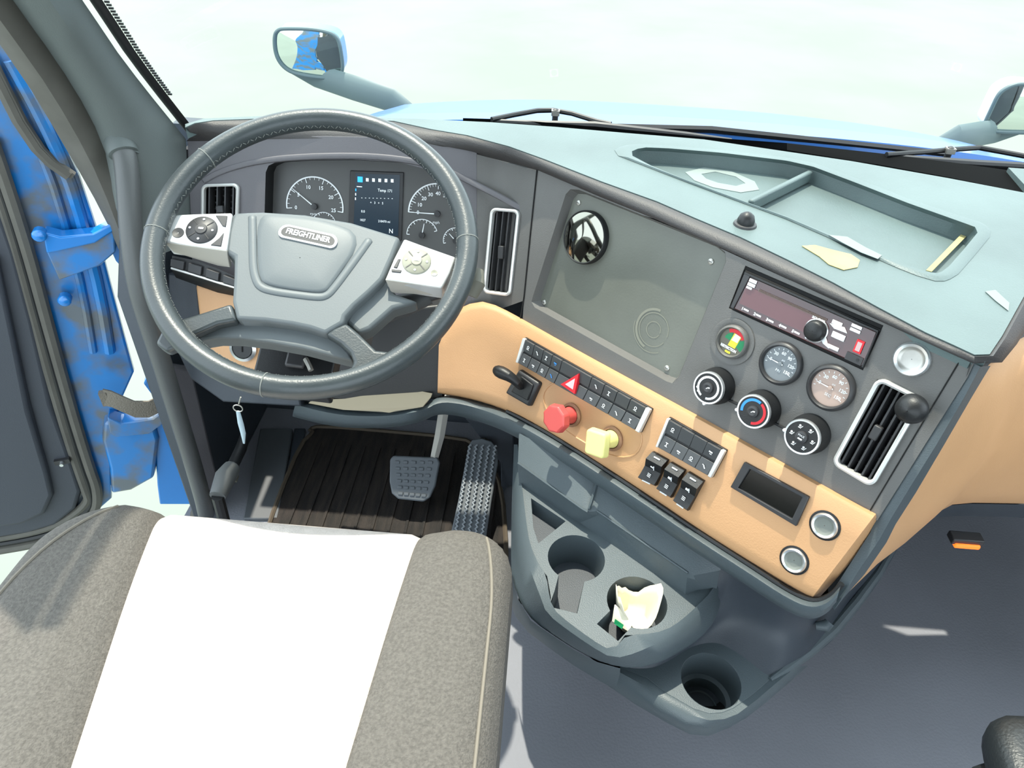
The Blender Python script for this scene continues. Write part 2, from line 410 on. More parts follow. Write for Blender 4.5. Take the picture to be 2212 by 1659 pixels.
MB().prism(pn2, 0.008, 0.028, DOORP, ins=0.014).build('door_pocket', door, bevel=0.006)
q = DF.at(135, 995, 0.012)
MB().box(q, (0.03, 0.012, 0.012), DGREY).lathe([(0.004, 0), (0.004, 0.012), (0.0, 0.012)], CHR, 10, c=q + Vector((0, 0, 0.004)), cap=False).build('door_catch', door)
# body side hinge pillar (blue), standing behind the seal
HP = Frame((-0.86, 1.14, 0), (0.9, 0.35, 0), (0, 0, 1))
hp = bpy.data.objects.new('wall_hinge_pillar', None); COL.objects.link(hp); hp.matrix_world = HP.M; struct(hp, 'blue door jamb')
def hpoly(l): return [tuple(HP.at(a, b)[:2]) for a, b in l]
MB().prism(hpoly([(232, 440), (262, 470), (300, 620), (360, 780), (420, 980), (455, 1090), (345, 1090), (340, 1050), (335, 960), (340, 870), (310, 830), (325, 800), (310, 720), (296, 640), (275, 592), (250, 565), (225, 510)]), -0.02, 0.0, BLUEC).build('jamb_panel', hp, bevel=0.003)
MB().prism(hpoly([(222, 900), (330, 880), (350, 940), (338, 1030), (285, 1058), (240, 1065), (232, 1010), (215, 940)]), -0.03, 0.012, BLUE, ins=0.01).build('sill_corner', hp, bevel=0.006)
# upper hinge bracket
hb = MB()
A = [HP.at(x, y, 0.03) for x, y in ((100, 545), (118, 535), (200, 520), (245, 490), (250, 545), (215, 575), (128, 606))]
hb.slab(A, (0, 0, -0.05), BLUE)
hb.slab([HP.at(x, y, 0.034) for x, y in ((92, 502), (130, 512), (200, 505), (240, 484), (246, 500), (205, 526), (120, 545), (100, 548))], (0, 0, -0.03), BLUEC)
hb.lathe([(0.012, 0), (0.012, 0.02), (0.004, 0.024)], BLUEC, 12, c=HP.at(88, 500, 0.02))
hb.lathe([(0.012, 0), (0.012, 0.02), (0.004, 0.024)], BLUEC, 12, c=HP.at(142, 640, 0.0))
o = hb.build('door_hinge', None, bevel=0.003); o.matrix_world = HP.M
tag(o, 'blue upper hinge joining the open door to the jamb', 'hinge')
hb = MB()
hb.slab([HP.at(x, y, 0.03) for x, y in ((232, 902), (262, 915), (330, 905), (362, 880), (368, 905), (322, 938), (250, 945), (236, 935))], (0, 0, -0.035), BLUE)
o = hb.build('door_hinge', None, bevel=0.003); o.matrix_world = HP.M
tag(o, 'dusty blue lower hinge just under the webbing strap', 'hinge')
# webbing check strap
sm = MB(); st = [(222, 858), (240, 862), (262, 872), (290, 884), (320, 884), (345, 872), (362, 860)]
hs = [0.05, 0.055, 0.06, 0.062, 0.06, 0.055, 0.045]
top_ = [HP.at(x, y - 16, h) for (x, y), h in zip(st, hs)]; bot_ = [HP.at(x + 2, y + 18, h + 0.004) for (x, y), h in zip(st, hs)]
sm.grid([top_, bot_], STRAP, thick=(0, 0, -0.004)); sm.box(HP.at(226, 860, 0.048), (0.014, 0.034, 0.012), STRAP)
o = sm.build('check_strap', None); o.matrix_world = HP.M
tag(o, 'brown webbing check strap sagging between door and jamb', 'strap')

# ================================================================== OUTSIDE
hood = thing('truck_hood', 'bright blue sloping truck hood beyond the windshield', 'hood', loc=(0.34, 1.5, 0.8))
rows = []
YS = [1.56, 1.66, 1.8, 2.0, 2.15, 2.3, 2.42, 2.5, 2.56, 2.58]
ZSc = [0.820, 0.800, 0.768, 0.724, 0.680, 0.63, 0.56, 0.45, 0.25, -0.1]
WD = [0.86, 0.86, 0.85, 0.82, 0.79, 0.75, 0.69, 0.62, 0.56, 0.54]
for y, z, wd in zip(YS, ZSc, WD):
    row = []
    for k in range(33):
        t = k / 16 - 1; s_ = abs(t)
        x = 0.34 + math.copysign(wd * min(1, s_ * 1.12) ** 0.95, t) if s_ < .9 else 0.34 + math.copysign(wd * (1.0 + (s_ - .9) * .25), t)
        dz = 0.045 * (s_ / .85) ** 2.6 if s_ < .85 else 0.045 + (s_ - .85) * 3.0
        zz = z - dz
        row.append(Vector((x - 0.34, y - 1.5 - 0.10 * s_ * s_ * (1 if y > 2.2 else 0), zz - 0.8)))
    rows.append(row)
MB().grid(rows, HOODM, thick=(0, -0.01, -0.02)).build('hood_shell', hood, angle=60)
cb = MB().tube([(-0.5, 0.06, 0.0), (0.0, 0.06, 0.02), (0.5, 0.06, 0.0)], 0.008, BLK, 6)
cb.build('rear_seal', hood)

def mirror(name, side):
    s_ = side
    cx = 0.34 + s_ * 1.075; lab = 'blue-backed hood mirror on the left fender, seen whole' if s_ < 0 else 'chrome-topped hood mirror cut off by the right edge of the view'
    base = Vector((cx, 2.2, 0.745)); t = thing('hood_mirror', lab, 'mirror', loc=base, group=None)
    # glass faces back towards the driver, turned slightly inward
    tgt = (Vector((0.0, -0.1, 1.25)) - base).normalized()
    yaw = math.atan2(tgt.x, -tgt.y)
    Rr = Matrix.Rotation(yaw * 0.18, 3, 'Z') @ Matrix.Rotation(math.radians(90 + 1), 3, 'X')
    Fm = Frame(base, Rr @ Vector((1, 0, 0)), Rr @ Vector((0, 1, 0)))
    if s_ < 0: px_ = [(590, 74), (598, 62), (612, 59), (671, 60), (712, 67), (730, 78), (737, 95), (744, 141), (741, 160), (730, 168), (705, 171), (643, 162), (618, 152), (600, 133), (591, 108)]
    else: px_ = [(2124, 270), (2130, 255), (2140, 234), (2152, 208), (2163, 194), (2187, 181), (2212, 178), (2250, 184), (2262, 200), (2272, 270), (2262, 288), (2212, 288), (2146, 286), (2130, 281)]
    sh = [tuple(Fm.at(a, b_)[:2]) for a, b_ in px_]
    mc = Vector((sum(a for a, _ in sh) / len(sh), sum(b_ for _, b_ in sh) / len(sh)))
    sh = [(p.x, p.y) for p in smooth_poly([Vector((a, b_, 0)) for a, b_ in sh], 2)]
    def shr(f, g=None): return [(mc.x + (a - mc.x) * f, mc.y + (b_ - mc.y) * (g or f)) for a, b_ in sh]
    T = Rr.to_4x4()
    m = MB().prism(sh, -0.012, 0.0, MARM, T=T); m.prism(shr(.97, .96), -0.075, -0.012, BLUEC if s_ < 0 else WHT, T=T)
    m.build('housing', t, bevel=0.008, seg=3)
    g_ = MB(); N = 24
    rows = []
    for k in range(7):
        f = k / 6 * 0.93 if k else 0.001
        rows.append([T @ Vector((a, b, 0.006 - 0.006 * (k / 6) ** 2)) for a, b in shr(f)])
    g_.grid(rows, MIRR, closed=True).build('mirror_glass', t, angle=80)
    rim = MB().tube([T @ Vector((a, b, 0.003)) for a, b in shr(.965)], 0.0052, MARM, 8, closed=True); rim.build('rim', t)
    arm = MB()
    P0 = T @ Vector((mc.x, mc.y - 0.074, -0.03)); P1 = Vector((-s_ * 0.27, -0.10, -0.085)); P2 = Vector((-s_ * 0.34, -0.12, -0.13))
    Pm = T @ Vector((mc.x + s_ * 0.075, mc.y - 0.045, -0.03))
    arm.tube([Pm, P0, P0.lerp(P1, .5), P1, P2], [0.022, 0.034, 0.036, 0.034, 0.03], MARM, 12, flat=((0, 0, 1), 0.45))
    arm.build('arm', t)
    return t
mirror('hood_mirror', -1); mirror('hood_mirror', 1)

def wiper(pts, z, label, hub, blade):
    P = [Z(a, b_, zz) for (a, b_), zz in zip(pts, z)]
    t = thing('wiper', label, 'wiper', loc=P[0])
    MB().tube([p - P[0] for p in P], 0.005, BLK, 8).build('wiper_arm', t)
    B_ = [Z(a, b_, zz) - P[0] for a, b_, zz in blade]
    m = MB().tube(B_, [0.004] + [0.007] * (len(B_) - 2) + [0.004], DGREY, 8); m.tube([p - Vector((0, 0, 0.006)) for p in B_], 0.003, BLK, 6); m.build('wiper_blade', t)
    h = Z(*hub) - P[0]
    MB().box(h, (0.016, 0.014, 0.010), STEEL).lathe([(0.006, -0.02), (0.006, 0.006), (0.002, 0.008)], DGREY, 10, c=h).build('wiper_pivot', t)
wiper([(1062, 258), (1110, 248), (1160, 239), (1195, 238), (1235, 245), (1290, 262), (1320, 268)], [0.87] * 7,
      'black windshield wiper lying over the cowl near the middle of the hood', (1200, 243, 0.872),
      [(1060, 261, 0.865), (1180, 268, 0.862), (1285, 270, 0.868), (1340, 276, 0.868), (1480, 292, 0.862), (1580, 303, 0.86)])
wiper([(1915, 334), (1990, 329), (2045, 324), (2115, 319), (2170, 329), (2260, 346)], [0.87] * 6,
      'black windshield wiper at the right end of the cowl, below the right mirror', (2052, 325, 0.872),
      [(1930, 338, 0.864), (2010, 346, 0.864), (2110, 353, 0.864), (2200, 358, 0.864), (2290, 366, 0.864)])
# black cowl strip at the foot of the glass
cowl = MB()
rear = [(1000, 255), (1100, 258), (1200, 266), (1350, 280), (1520, 296), (1700, 309), (1900, 331), (2050, 350), (2212, 372), (2400, 400)]
front = [(1000, 262), (1100, 265), (1200, 274), (1350, 288), (1520, 302), (1700, 324), (1900, 356), (2050, 383), (2212, 416), (2400, 455)]
cowl.grid([[Z(a, b_, 0.868) for a, b_ in rear], [Z(a, b_, 0.86) for a, b_ in front]], mat('cowl_black', (9, 10, 11), 0.95, spec=0.1), thick=(0, 0, -0.02))
tag(cowl.build('cowl_strip'), 'black strip along the foot of the windshield behind the dashboard', 'cowl strip')
# ================================================================== DASHBOARD
dash = thing('dashboard', 'grey truck dashboard with tan lower panels wrapping round the driver', 'dashboard', loc=(0, 1.2, 0.85))
DO = Vector((0, 1.2, 0.85))
def D(p): return Vector(p) - DO
# --- top pad, with the recessed tray
lip_top = [(400, 275), (420, 266), (460, 260), (560, 256), (700, 254), (850, 261), (932, 279), (1010, 292), (1100, 316), (1180, 345), (1300, 392), (1420, 435), (1500, 470), (1600, 512), (1700, 560), (1800, 610), (1900, 665), (2000, 718), (2060, 745), (2105, 766), (2138, 765), (2165, 725), (2212, 640), (2250, 590), (2330, 520)]
lip_bot = [(402, 305), (425, 305), (470, 304), (560, 301), (700, 299), (850, 303), (956, 317), (1030, 334), (1100, 351), (1165, 369), (1300, 427), (1400, 467), (1500, 510), (1600, 555), (1700, 602), (1800, 648), (1900, 693), (2000, 737), (2050, 760), (2100, 782), (2150, 780), (2185, 745), (2230, 680), (2270, 640), (2350, 600)]
rear_ = [(2400, 450), (2212, 416), (2050, 385), (1840, 348), (1520, 301), (1350, 287), (1200, 274), (1060, 264), (890, 256), (700, 250), (560, 251), (440, 256), (400, 268)]
tray_o = [(1325, 325), (1345, 314), (1380, 311), (1440, 315), (1560, 325), (1700, 341), (1760, 352), (1850, 385), (1960, 428), (2060, 462), (2125, 482), (2141, 497), (2138, 512), (2105, 552), (2070, 592), (2045, 607), (2015, 607), (1960, 588), (1880, 553), (1700, 474), (1500, 400), (1370, 350), (1335, 336)]
tray_i = [(1362, 328), (1385, 318), (1440, 320), (1560, 330), (1700, 347), (1757, 360), (1850, 395), (1960, 438), (2050, 470), (2106, 490), (2112, 502), (2085, 535), (2050, 575), (2030, 590), (2010, 590), (1960, 574), (1880, 543), (1700, 468), (1500, 396), (1400, 355), (1368, 340)]
def zt(l, z=ZT): return [Z(a, b_, z) for a, b_ in l]
pad = MB()
outer = zt(lip_top) + zt(rear_); hole = zt(tray_i)
for p in outer: p.z = 0
pad.prism([(p.x, p.y - 1.2) for p in outer], 0.015, ZT - 0.85, PAD, holes=[[(p.x, p.y - 1.2) for p in hole]])
pad.build('top_pad', dash, smooth=False)
# raised rim of the tray and its sunken floor
rim = MB()
def radial(L, n=180):
    c = Vector((sum(a for a, _ in L) / len(L), sum(b_ for _, b_ in L) / len(L))); c = Vector((1750.0, 462.0)); out = []
    for k in range(n):
        t = 2 * PI * k / n; d = Vector((math.cos(t), math.sin(t) * .45)); best = 0
        for i in range(len(L)):
            a, b2 = Vector(L[i]) - c, Vector(L[(i + 1) % len(L)]) - c; e = b2 - a; den = d.x * e.y - d.y * e.x
            if abs(den) < 1e-9: continue
            s1 = (a.x * e.y - a.y * e.x) / den; u1 = (a.x * d.y - a.y * d.x) / den
            if s1 > 0 and -1e-6 <= u1 <= 1 + 1e-6: best = max(best, s1)
        out.append((c.x + d.x * best, c.y + d.y * best))
    return out
tro, tri_in = radial(tray_o), radial(tray_i)
a_ = zt(tro, ZT + 0.0006); b_ = zt(tri_in, ZT + 0.003); c_ = [p.copy() for p in zt(tri_in, ZT + 0.0)]
cen = sum(c_, Vector()) / len(c_)
wall = [p + (cen - p).normalized() * 0.006 - Vector((0, 0, 0.026)) for p in c_]
rim.grid([[D(p) for p in a_], [D(p) for p in [x.lerp(y, .3) + Vector((0, 0, .002)) for x, y in zip(a_, b_)]], [D(p) for p in b_], [D(p - Vector((0, 0, .006))) for p in c_], [D(p) for p in wall]], PAD, closed=True)
k = len(rim.v); fl_ = [D(p) for p in wall]
rim.add(fl_, [tuple(reversed(range(len(fl_))))], PAD)
rim.build('storage_tray', dash, angle=50)
dv = MB(); A0, A1 = D(Z(1752, 368, ZT - 0.004)), D(Z(1622, 432, ZT - 0.004))
nrm = (A1 - A0).cross(Vector((0, 0, 1))).normalized() * 0.005
dv.slab([A0 - nrm, A1 - nrm, A1 + nrm, A0 + nrm], (0, 0, -0.02), PAD)
dv.build('tray_divider', dash, bevel=0.003)
# worn patches in the pad
wp = [D(p) for p in zt([(1732, 532), (1760, 530), (1800, 541), (1838, 550), (1857, 563), (1852, 578), (1822, 584), (1790, 572), (1770, 555)], ZT + 0.0006)]
MB().slab(wp, (0, 0, 0.0008), FOAM).build('worn_patch', dash, label='torn spot showing cream foam')
for P_ in ([(1790, 508), (1830, 512), (1870, 535), (1905, 552), (1896, 560), (1860, 546), (1820, 525)], [(2128, 630), (2150, 627), (2180, 655), (2178, 672), (2150, 650)]):
    MB().slab([D(p) for p in zt(P_, ZT + (0.0036 if P_[0][0] < 1900 else 0.0008))], (0, 0, 0.0006), SCUFF).build('scuff_mark', dash, smooth=False)
P_ = [(1480, 372), (1520, 362), (1580, 370), (1630, 392), (1640, 410), (1600, 416), (1540, 405), (1500, 390)]; P2 = [(1515, 376), (1545, 371), (1590, 382), (1610, 396), (1590, 402), (1550, 395), (1525, 386)]
sc = MB()
oo, ii = zt(P_, ZT - 0.0255), zt(P2, ZT - 0.0255)
sc.prism([(p.x, p.y - 1.2) for p in oo], ZT - 0.0262 - 0.85, ZT - 0.0252 - 0.85, SCUFF, holes=[[(p.x, p.y - 1.2) for p in ii]])
sc.build('scuff_mark', dash, smooth=False, label='pale oval scuff in the tray'); sc = MB()
sc.slab([D(p) for p in zt([(2098, 484), (2110, 488), (2012, 588), (2000, 585)], ZT - 0.018)], (0, 0, 0.001), FOAM)
sc.build('worn_edge', dash, label='cream worn edge of the tray', smooth=False)
# rolled front lip of the pad
def lipbot(px, py):
    if px < 1000: return CL.w(px, py, 0.0)
    if px < 1165:
        t = (px - 1000) / 165; return CL.w(px, py, 0).lerp(FA.w(px, py, 0), t)
    if px <= 2100: return FA.w(px, py, 0.0)
    return Z(px, py, 0.835)
T_ = zt(lip_top, ZT); B_ = [lipbot(*p) for p in lip_bot]
rows = []
for f, o_ in ((0.0, 0.0), (0.0, 0.004), (0.25, 0.010), (0.5, 0.011), (0.8, 0.006), (1.0, 0.0)):
    row = []
    for i_, (t, b2) in enumerate(zip(T_, B_)):
        p = t.lerp(b2, f); tg = T_[min(i_ + 1, len(T_) - 1)] - T_[max(0, i_ - 1)]; out = Vector((tg.y, -tg.x, 0)).normalized()
        row.append(D(p + out * o_ + Vector((0, 0, -0.002 if f == 0 and o_ == 0 else 0))))
    rows.append(row)
MB().grid(rows, LIP).build('padded_lip', dash, angle=70)
MB().box((0.375, 0.21, -0.075), (2.2, 0.12, 0.02), DEEP).box((0.36, 0.25, -0.19), (2.2, 0.02, 0.22), DEEP).box((0.87, 0.12, -0.095), (1.2, 0.30, 0.02), DEEP).build('sun_block_slabs', dash)  # unseen dark slabs added under the pad to stop sun leaking below

# --- instrument panel facing the driver
cl = MB()
out = [(405, 300), (560, 296), (700, 294), (850, 297), (960, 312), (1030, 330), (1030, 480), (1024, 690), (960, 720), (800, 700), (418, 640), (412, 480)]
hl = [(574, 372), (580, 358), (598, 349), (660, 345), (760, 344), (860, 350), (930, 368), (985, 395), (1006, 430), (1012, 520), (1005, 600), (800, 620), (640, 600), (568, 585)]
cl.prism([tuple(CL.at(a, b_)[:2]) for a, b_ in out], -0.012, 0.0, CLUS, holes=[[tuple(CL.at(a, b_)[:2]) for a, b_ in hl], [tuple(CL.at(a, b_)[:2]) for a, b_ in [(440, 402), (512, 401), (510, 501), (438, 504)]]])
hw = [CL.at(a, b_, 0) for a, b_ in hl]
cc = sum(hw, Vector()) / len(hw)
hi = [Vector((p.x * .985 + cc.x * .015, p.y * .985 + cc.y * .015, -0.035)) for p in hw]
cl.grid([hw, hi], BLK, closed=True)
o = cl.build('instrument_panel', dash, bevel=0.002); o.matrix_parent_inverse = Matrix.Translation(-DO); o.matrix_local = Matrix.Identity(4)
o.matrix_parent_inverse = Matrix.Identity(4); o.matrix_local = Matrix.Translation(-DO) @ CL.M
def place(o, fr): o.matrix_local = Matrix.Translation(-DO) @ fr.M; return o
br = MB()
P = [(438, 392), (480, 368), (560, 347), (660, 338), (780, 336), (880, 345), (960, 364), (1030, 400), (1080, 425), (1128, 452)]
P = [(p.x, p.y) for p in smooth_poly([Vector((a, b_, 0)) for a, b_ in P], 2, False)]
def clh(px): return 0.0 if px < 1010 else (px - 1010) / 150 * 0.045
br.tube([CL.at(a, b_, clh(a)) for a, b_ in P], [0.001] + [0.0035] * (len(P) - 2) + [0.001], CLUS, 8, flat=((0, 0, 1), 1.6))
place(br.build('brow', dash), CL)
# transition from the instrument panel to the angled fascia
rows = []
for i in range(9):
    f = i / 8; yy = 0; row = []
    for k_ in range(8):
        t = k_ / 7; x0 = 1022 + (1158 - 1022) * t; x1 = 1018 + (1130 - 1018) * t
        px = x0 + (x1 - x0) * f; y0 = 331 + (369 - 331) * t; y1 = 690 - (690 - 650) * t; py = y0 + (y1 - y0) * f
        a_ = CL.w(px, py, 0); b2 = FA.w(px, py, 0); e = t * t * (3 - 2 * t)
        row.append(D(a_.lerp(b2, e)))
    rows.append(row)
MB().grid(rows, FASC).build('corner_panel', dash, angle=60)
# --- angled fascia with its recess
fa = MB()
fo = [(1160, 362), (1300, 424), (1500, 507), (1700, 598), (1900, 690), (2105, 782), (2090, 815), (1895, 1125), (1700, 1030), (1400, 862), (1128, 705), (1132, 640)]
rec = [(1222, 420), (1232, 409), (1250, 410), (1545, 528), (1566, 545), (1568, 565), (1466, 815), (1452, 828), (1440, 824), (1155, 664), (1148, 652), (1152, 638)]
radh = [(1610, 574), (1908, 703), (1864, 800), (1574, 666)]
def fp(l, h=0.0): return [tuple(FA.at(a, b_, h)[:2]) for a, b_ in l]
fa.prism(fp(fo), -0.012, 0.0, FASC, holes=[fp(rec), fp(radh), fp([(1895, 820), (1989, 870), (1878, 1045), (1803, 1003)])])
fa.slab([FA.at(a, b_, 0) - Vector((0, 0, 0.002)) for a, b_ in radh], (0, 0, -0.03), DEEP)
o = place(fa.build('center_fascia', dash, bevel=0.0025), FA)
sm = MB(); sm.tube([FA.at(1160, 366, 0.001), FA.at(1146, 500, 0.001), FA.at(1132, 640, 0.001), FA.at(1124, 690, 0.001)], 0.0014, DEEP, 6)
place(sm.build('panel_seam', dash), FA); sm = MB(); sm.tube([FA.at(2076, 775, 0.0005), FA.at(1880, 1102, 0.0005)], 0.0008, DEEP, 6)
place(sm.build('panel_seam', dash), FA)
# beveled recess and the cover plate inside it
rc = MB(); cq = FA.at(1352, 618, 0)
ro = [FA.at(a, b_, 0) for a, b_ in rec]; ri = [Vector((p.x * .965 + cq.x * .035, p.y * .955 + cq.y * .045, -0.016)) for p in ro]
rc.grid([ro, ri], FASC, closed=True); rc.add([p for p in ri], [tuple(range(len(ri)))], SCRN)
place(rc.build('cover_plate', dash, label='flat olive-grey blanking plate with four screws', smooth=False), FA)
for a, b_ in ((1250, 438), (1536, 565), (1176, 653), (1441, 795)):
    p = FA.at(a, b_, -0.016)
    place(MB().lathe([(0.0045, 0), (0.0045, 0.0015), (0.003, 0.0025)], STEEL, 14, c=p).box(p + Vector((0, 0, 0.0026)), (0.005, 0.0009, 0.0004), BLK).build('screw', dash, label='steel corner screw'), FA)
rg = MB(); p = FA.at(1412, 712, -0.0158)
for r0, r1, a0, a1 in ((0.030, 0.034, 1.6, 4.6), (0.026, 0.0275, 0, 5.9), (0.012, 0.0135, 0, 6.0), (0.036, 0.0375, 3.2, 5.4)):
    n = 28; A = [a0 + (a1 - a0) * i / n for i in range(n + 1)]
    rg.grid([[p + Vector((r0 * math.cos(t), r0 * math.sin(t), 0.0003)) for t in A], [p + Vector((r1 * math.cos(t), r1 * math.sin(t), 0.0003)) for t in A]], mat('dust_ring', (128, 128, 116), 0.8))
place(rg.build('dusty_ring_stain', dash, label='dusty ring left by a suction cup'), FA)
# --- tan control panel below
tt = [(948, 740), (960, 700), (985, 668), (1015, 655), (1050, 650), (1090, 668), (1130, 690), (1215, 738), (1300, 785), (1450, 866), (1560, 926), (1700, 1004), (1800, 1060), (1892, 1110)]
tb = [(945, 850), (947, 851), (960, 853), (1000, 859), (1040, 868), (1075, 880), (1105, 893), (1190, 940), (1290, 1002), (1420, 1086), (1500, 1142), (1600, 1204), (1690, 1258), (1752, 1294)]
n = 40
def dens(L): return [(p.x, p.y) for p in lerp_list(smooth_poly([Vector((a, b_, 0)) for a, b_ in L], 1, False), n)]
tt, tb = dens(tt), dens(tb)
def tanh_(px, py):
    e = max(0.0, (1135 - px) / 190); return 0.012 + 0.055 * e * e
HT = 0.012
rows = []
for f, dh in ((0, -0.012), (0.03, -0.003), (0.07, 0.0), (0.3, 0), (0.5, 0), (0.7, 0), (0.88, 0), (0.95, -0.001), (0.985, -0.006), (1.0, -0.02)):
    row = []
    for i, (a, b_) in enumerate(zip(tt, tb)):
        px = a[0] + (b_[0] - a[0]) * f; py = a[1] + (b_[1] - a[1]) * f
        h = tanh_(px, py) + dh
        row.append(FA.at(px, py, h))
    # rounded right end
    px, py = tt[-1][0] + (tb[-1][0] - tt[-1][0]) * f, tt[-1][1] + (tb[-1][1] - tt[-1][1]) * f
    row.append(FA.at(px + 12 * (1 - f) + 22 * f * (1 - f) * 2 + 10 * f, py + 4, HT - 0.022 + dh))
    rows.append(row)
place(MB().grid(rows, TAN).build('tan_control_panel', dash, angle=50, label='tan leather-look switch panel'), FA)
rl = MB()
rl.tube([FA.at(a, b_, 0.0115) for a, b_ in smooth_poly([Vector(p + (0,)) for p in ((1190, 835), (1225, 830), (1290, 862), (1370, 915), (1388, 945), (1370, 985), (1310, 985), (1200, 915))], 2) and [(p.x, p.y) for p in smooth_poly([Vector(p + (0,)) for p in ((1190, 825), (1225, 828), (1290, 862), (1370, 915), (1392, 945), (1372, 990), (1310, 985), (1200, 918), (1168, 860))], 2)]], 0.0022, TAN, 6, closed=True)
place(rl.build('knob_pocket_rim', dash), FA)
# black strip painted as shade in the gap and the slate shelf lip running under the panel
lp = [(640, 868), (700, 884), (760, 893), (850, 893), (920, 880), (950, 862), (1000, 866), (1060, 884), (1110, 905), (1200, 956), (1300, 1020), (1420, 1100), (1520, 1168), (1620, 1232), (1700, 1285), (1752, 1308), (1790, 1298), (1815, 1270)]
lp = [(p.x, p.y) for p in smooth_poly([Vector(p + (0,)) for p in lp], 2, False)]
def lph(px): return 0.02 if px > 1050 else 0.02 + 0.10 * min(1.0, (1050 - px) / 150) ** 1.5 + (0.0 if px > 900 else (900 - px) / 260 * 0.10)
ll = MB(); rows = []
for dx, dy, dh in ((3, -8, -0.02), (0, -2, -0.002), (-2, 6, 0.004), (-6, 20, 0.003), (-8, 28, -0.006), (-8, 32, -0.03)):
    rows.append([FA.at(a + dx, b_ + dy, lph(a) + dh) for a, b_ in lp])
ll.grid(rows, SLATE)
place(ll.build('lower_lip', dash, angle=50), FA)
gp = MB(); gp.tube([FA.at(a + 4, b_ - 9, 0.008) for a, b_ in lp if a > 1085], 0.004, BLK, 6)
place(gp.build('gap_shade_strip', dash), FA)
# slate bevel at the right end of the fascia, then the tan side panel of the passenger side
e0 = [(2098, 782), (2060, 845), (2000, 945), (1940, 1040), (1895, 1115), (1880, 1150), (1835, 1220), (1790, 1290)]
e1 = [(2118, 792), (2082, 860), (2022, 962), (1960, 1062), (1922, 1125), (1900, 1165), (1850, 1240), (1802, 1318)]
e2 = [(2140, 790), (2098, 860), (2040, 960), (1978, 1065), (1935, 1132), (1915, 1172), (1868, 1240), (1822, 1292)]
eb = MB(); eb.grid([[D(FA.w(a, b_, -0.003)) for a, b_ in e0], [D(FA.w(a, b_, 0.000)) for a, b_ in e1], [D(FA.w(a, b_, -0.03)) for a, b_ in e2]], SLATE)
eb.build('end_bevel', dash, angle=60)
bt = [Vector(p) for p in ((0.452, 0.622, 0.50), (0.500, 0.662, 0.515), (0.545, 0.700, 0.525), (0.579, 0.737, 0.525), (0.612, 0.768, 0.525), (0.648, 0.790, 0.525), (0.70, 0.803, 0.522), (0.786, 0.812, 0.52), (1.0, 0.82, 0.52), (1.5, 0.83, 0.52))]
tp = [Vector(p) for p in ((0.500, 0.668, 0.80), (0.522, 0.695, 0.845), (0.545, 0.722, 0.85), (0.566, 0.745, 0.845), (0.60, 0.782, 0.84), (0.648, 0.826, 0.83), (0.70, 0.85, 0.825), (0.80, 0.87, 0.82), (1.0, 0.885, 0.82), (1.5, 0.90, 0.82))]
bt = [FA.w(1822, 1290, -0.03)] + bt[1:]
rows = []
for f in (0, .06, .15, .3, .5, .7, .85, .94, 1):
    bulge = 0.03 * math.sin(PI * f) + (0.008 if 0 < f < 1 else -0.004)
    row = []
    for i, (a, b_) in enumerate(zip(bt, tp)):
        p = a.lerp(b_, f); j = max(0, i - 1); dd = (bt[min(i + 1, len(bt) - 1)] - bt[j]); nn = Vector((dd.y, -dd.x, 0)).normalized()
        row.append(D(p + nn * bulge * min(1, i / 3)))
    rows.append(row)
MB().grid(rows, TAN).build('passenger_panel', dash, angle=70, label='tan passenger-side lower panel')
ub = MB(); r0 = [p + Vector((0, 0.002, 0)) for p in bt]; 
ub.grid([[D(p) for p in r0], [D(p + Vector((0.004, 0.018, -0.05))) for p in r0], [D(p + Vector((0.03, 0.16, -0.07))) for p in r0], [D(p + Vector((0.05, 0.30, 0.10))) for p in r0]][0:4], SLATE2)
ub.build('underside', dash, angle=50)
# top closure between passenger panel and pad
tc = MB(); PT = [lipbot(2100, 782), lipbot(2150, 780), lipbot(2185, 745), lipbot(2230, 680), lipbot(2270, 640), lipbot(2350, 600)]
tc.grid([[D(p) for p in lerp_list(tp, 14)], [D(p + Vector((0, 0.0, -0.008))) for p in lerp_list([T_[19], T_[20], T_[21], T_[22], T_[23], T_[24], Vector((1.5, 1.0, 0.86))], 14)]], LIP)
tc.build('passenger_lip', dash, angle=60)
MB().slab([(0.82, 1.01 - 1.2, 0.005), (1.5, 1.0 - 1.2, 0.005), (1.5, 1.30 - 1.2, 0.025), (0.82, 1.30 - 1.2, 0.025)], (0, 0, -0.02), PAD).build('passenger_pad', dash)
# --- knee panel left of the column
kn = [(420, 612), (506, 632), (560, 655), (608, 690), (614, 812), (560, 808), (470, 780), (436, 748)]
kb = MB(); kb.prism([tuple(CL.at(a, b_, 0.03)[:2]) for a, b_ in kn], -0.012, 0.03, TAN)
place(kb.build('tan_knee_panel', dash, bevel=0.008, seg=3, label='tan knee panel'), CL)
kb = MB(); kb.prism([tuple(CL.at(a, b_, 0.015)[:2]) for a, b_ in [(360, 590), (424, 600), (432, 700), (436, 760), (470, 792), (640, 825), (650, 880), (480, 870), (410, 820), (380, 760), (360, 700)]], -0.02, 0.012, SLATE2)
place(kb.build('left_lower_trim', dash, bevel=0.004), CL)
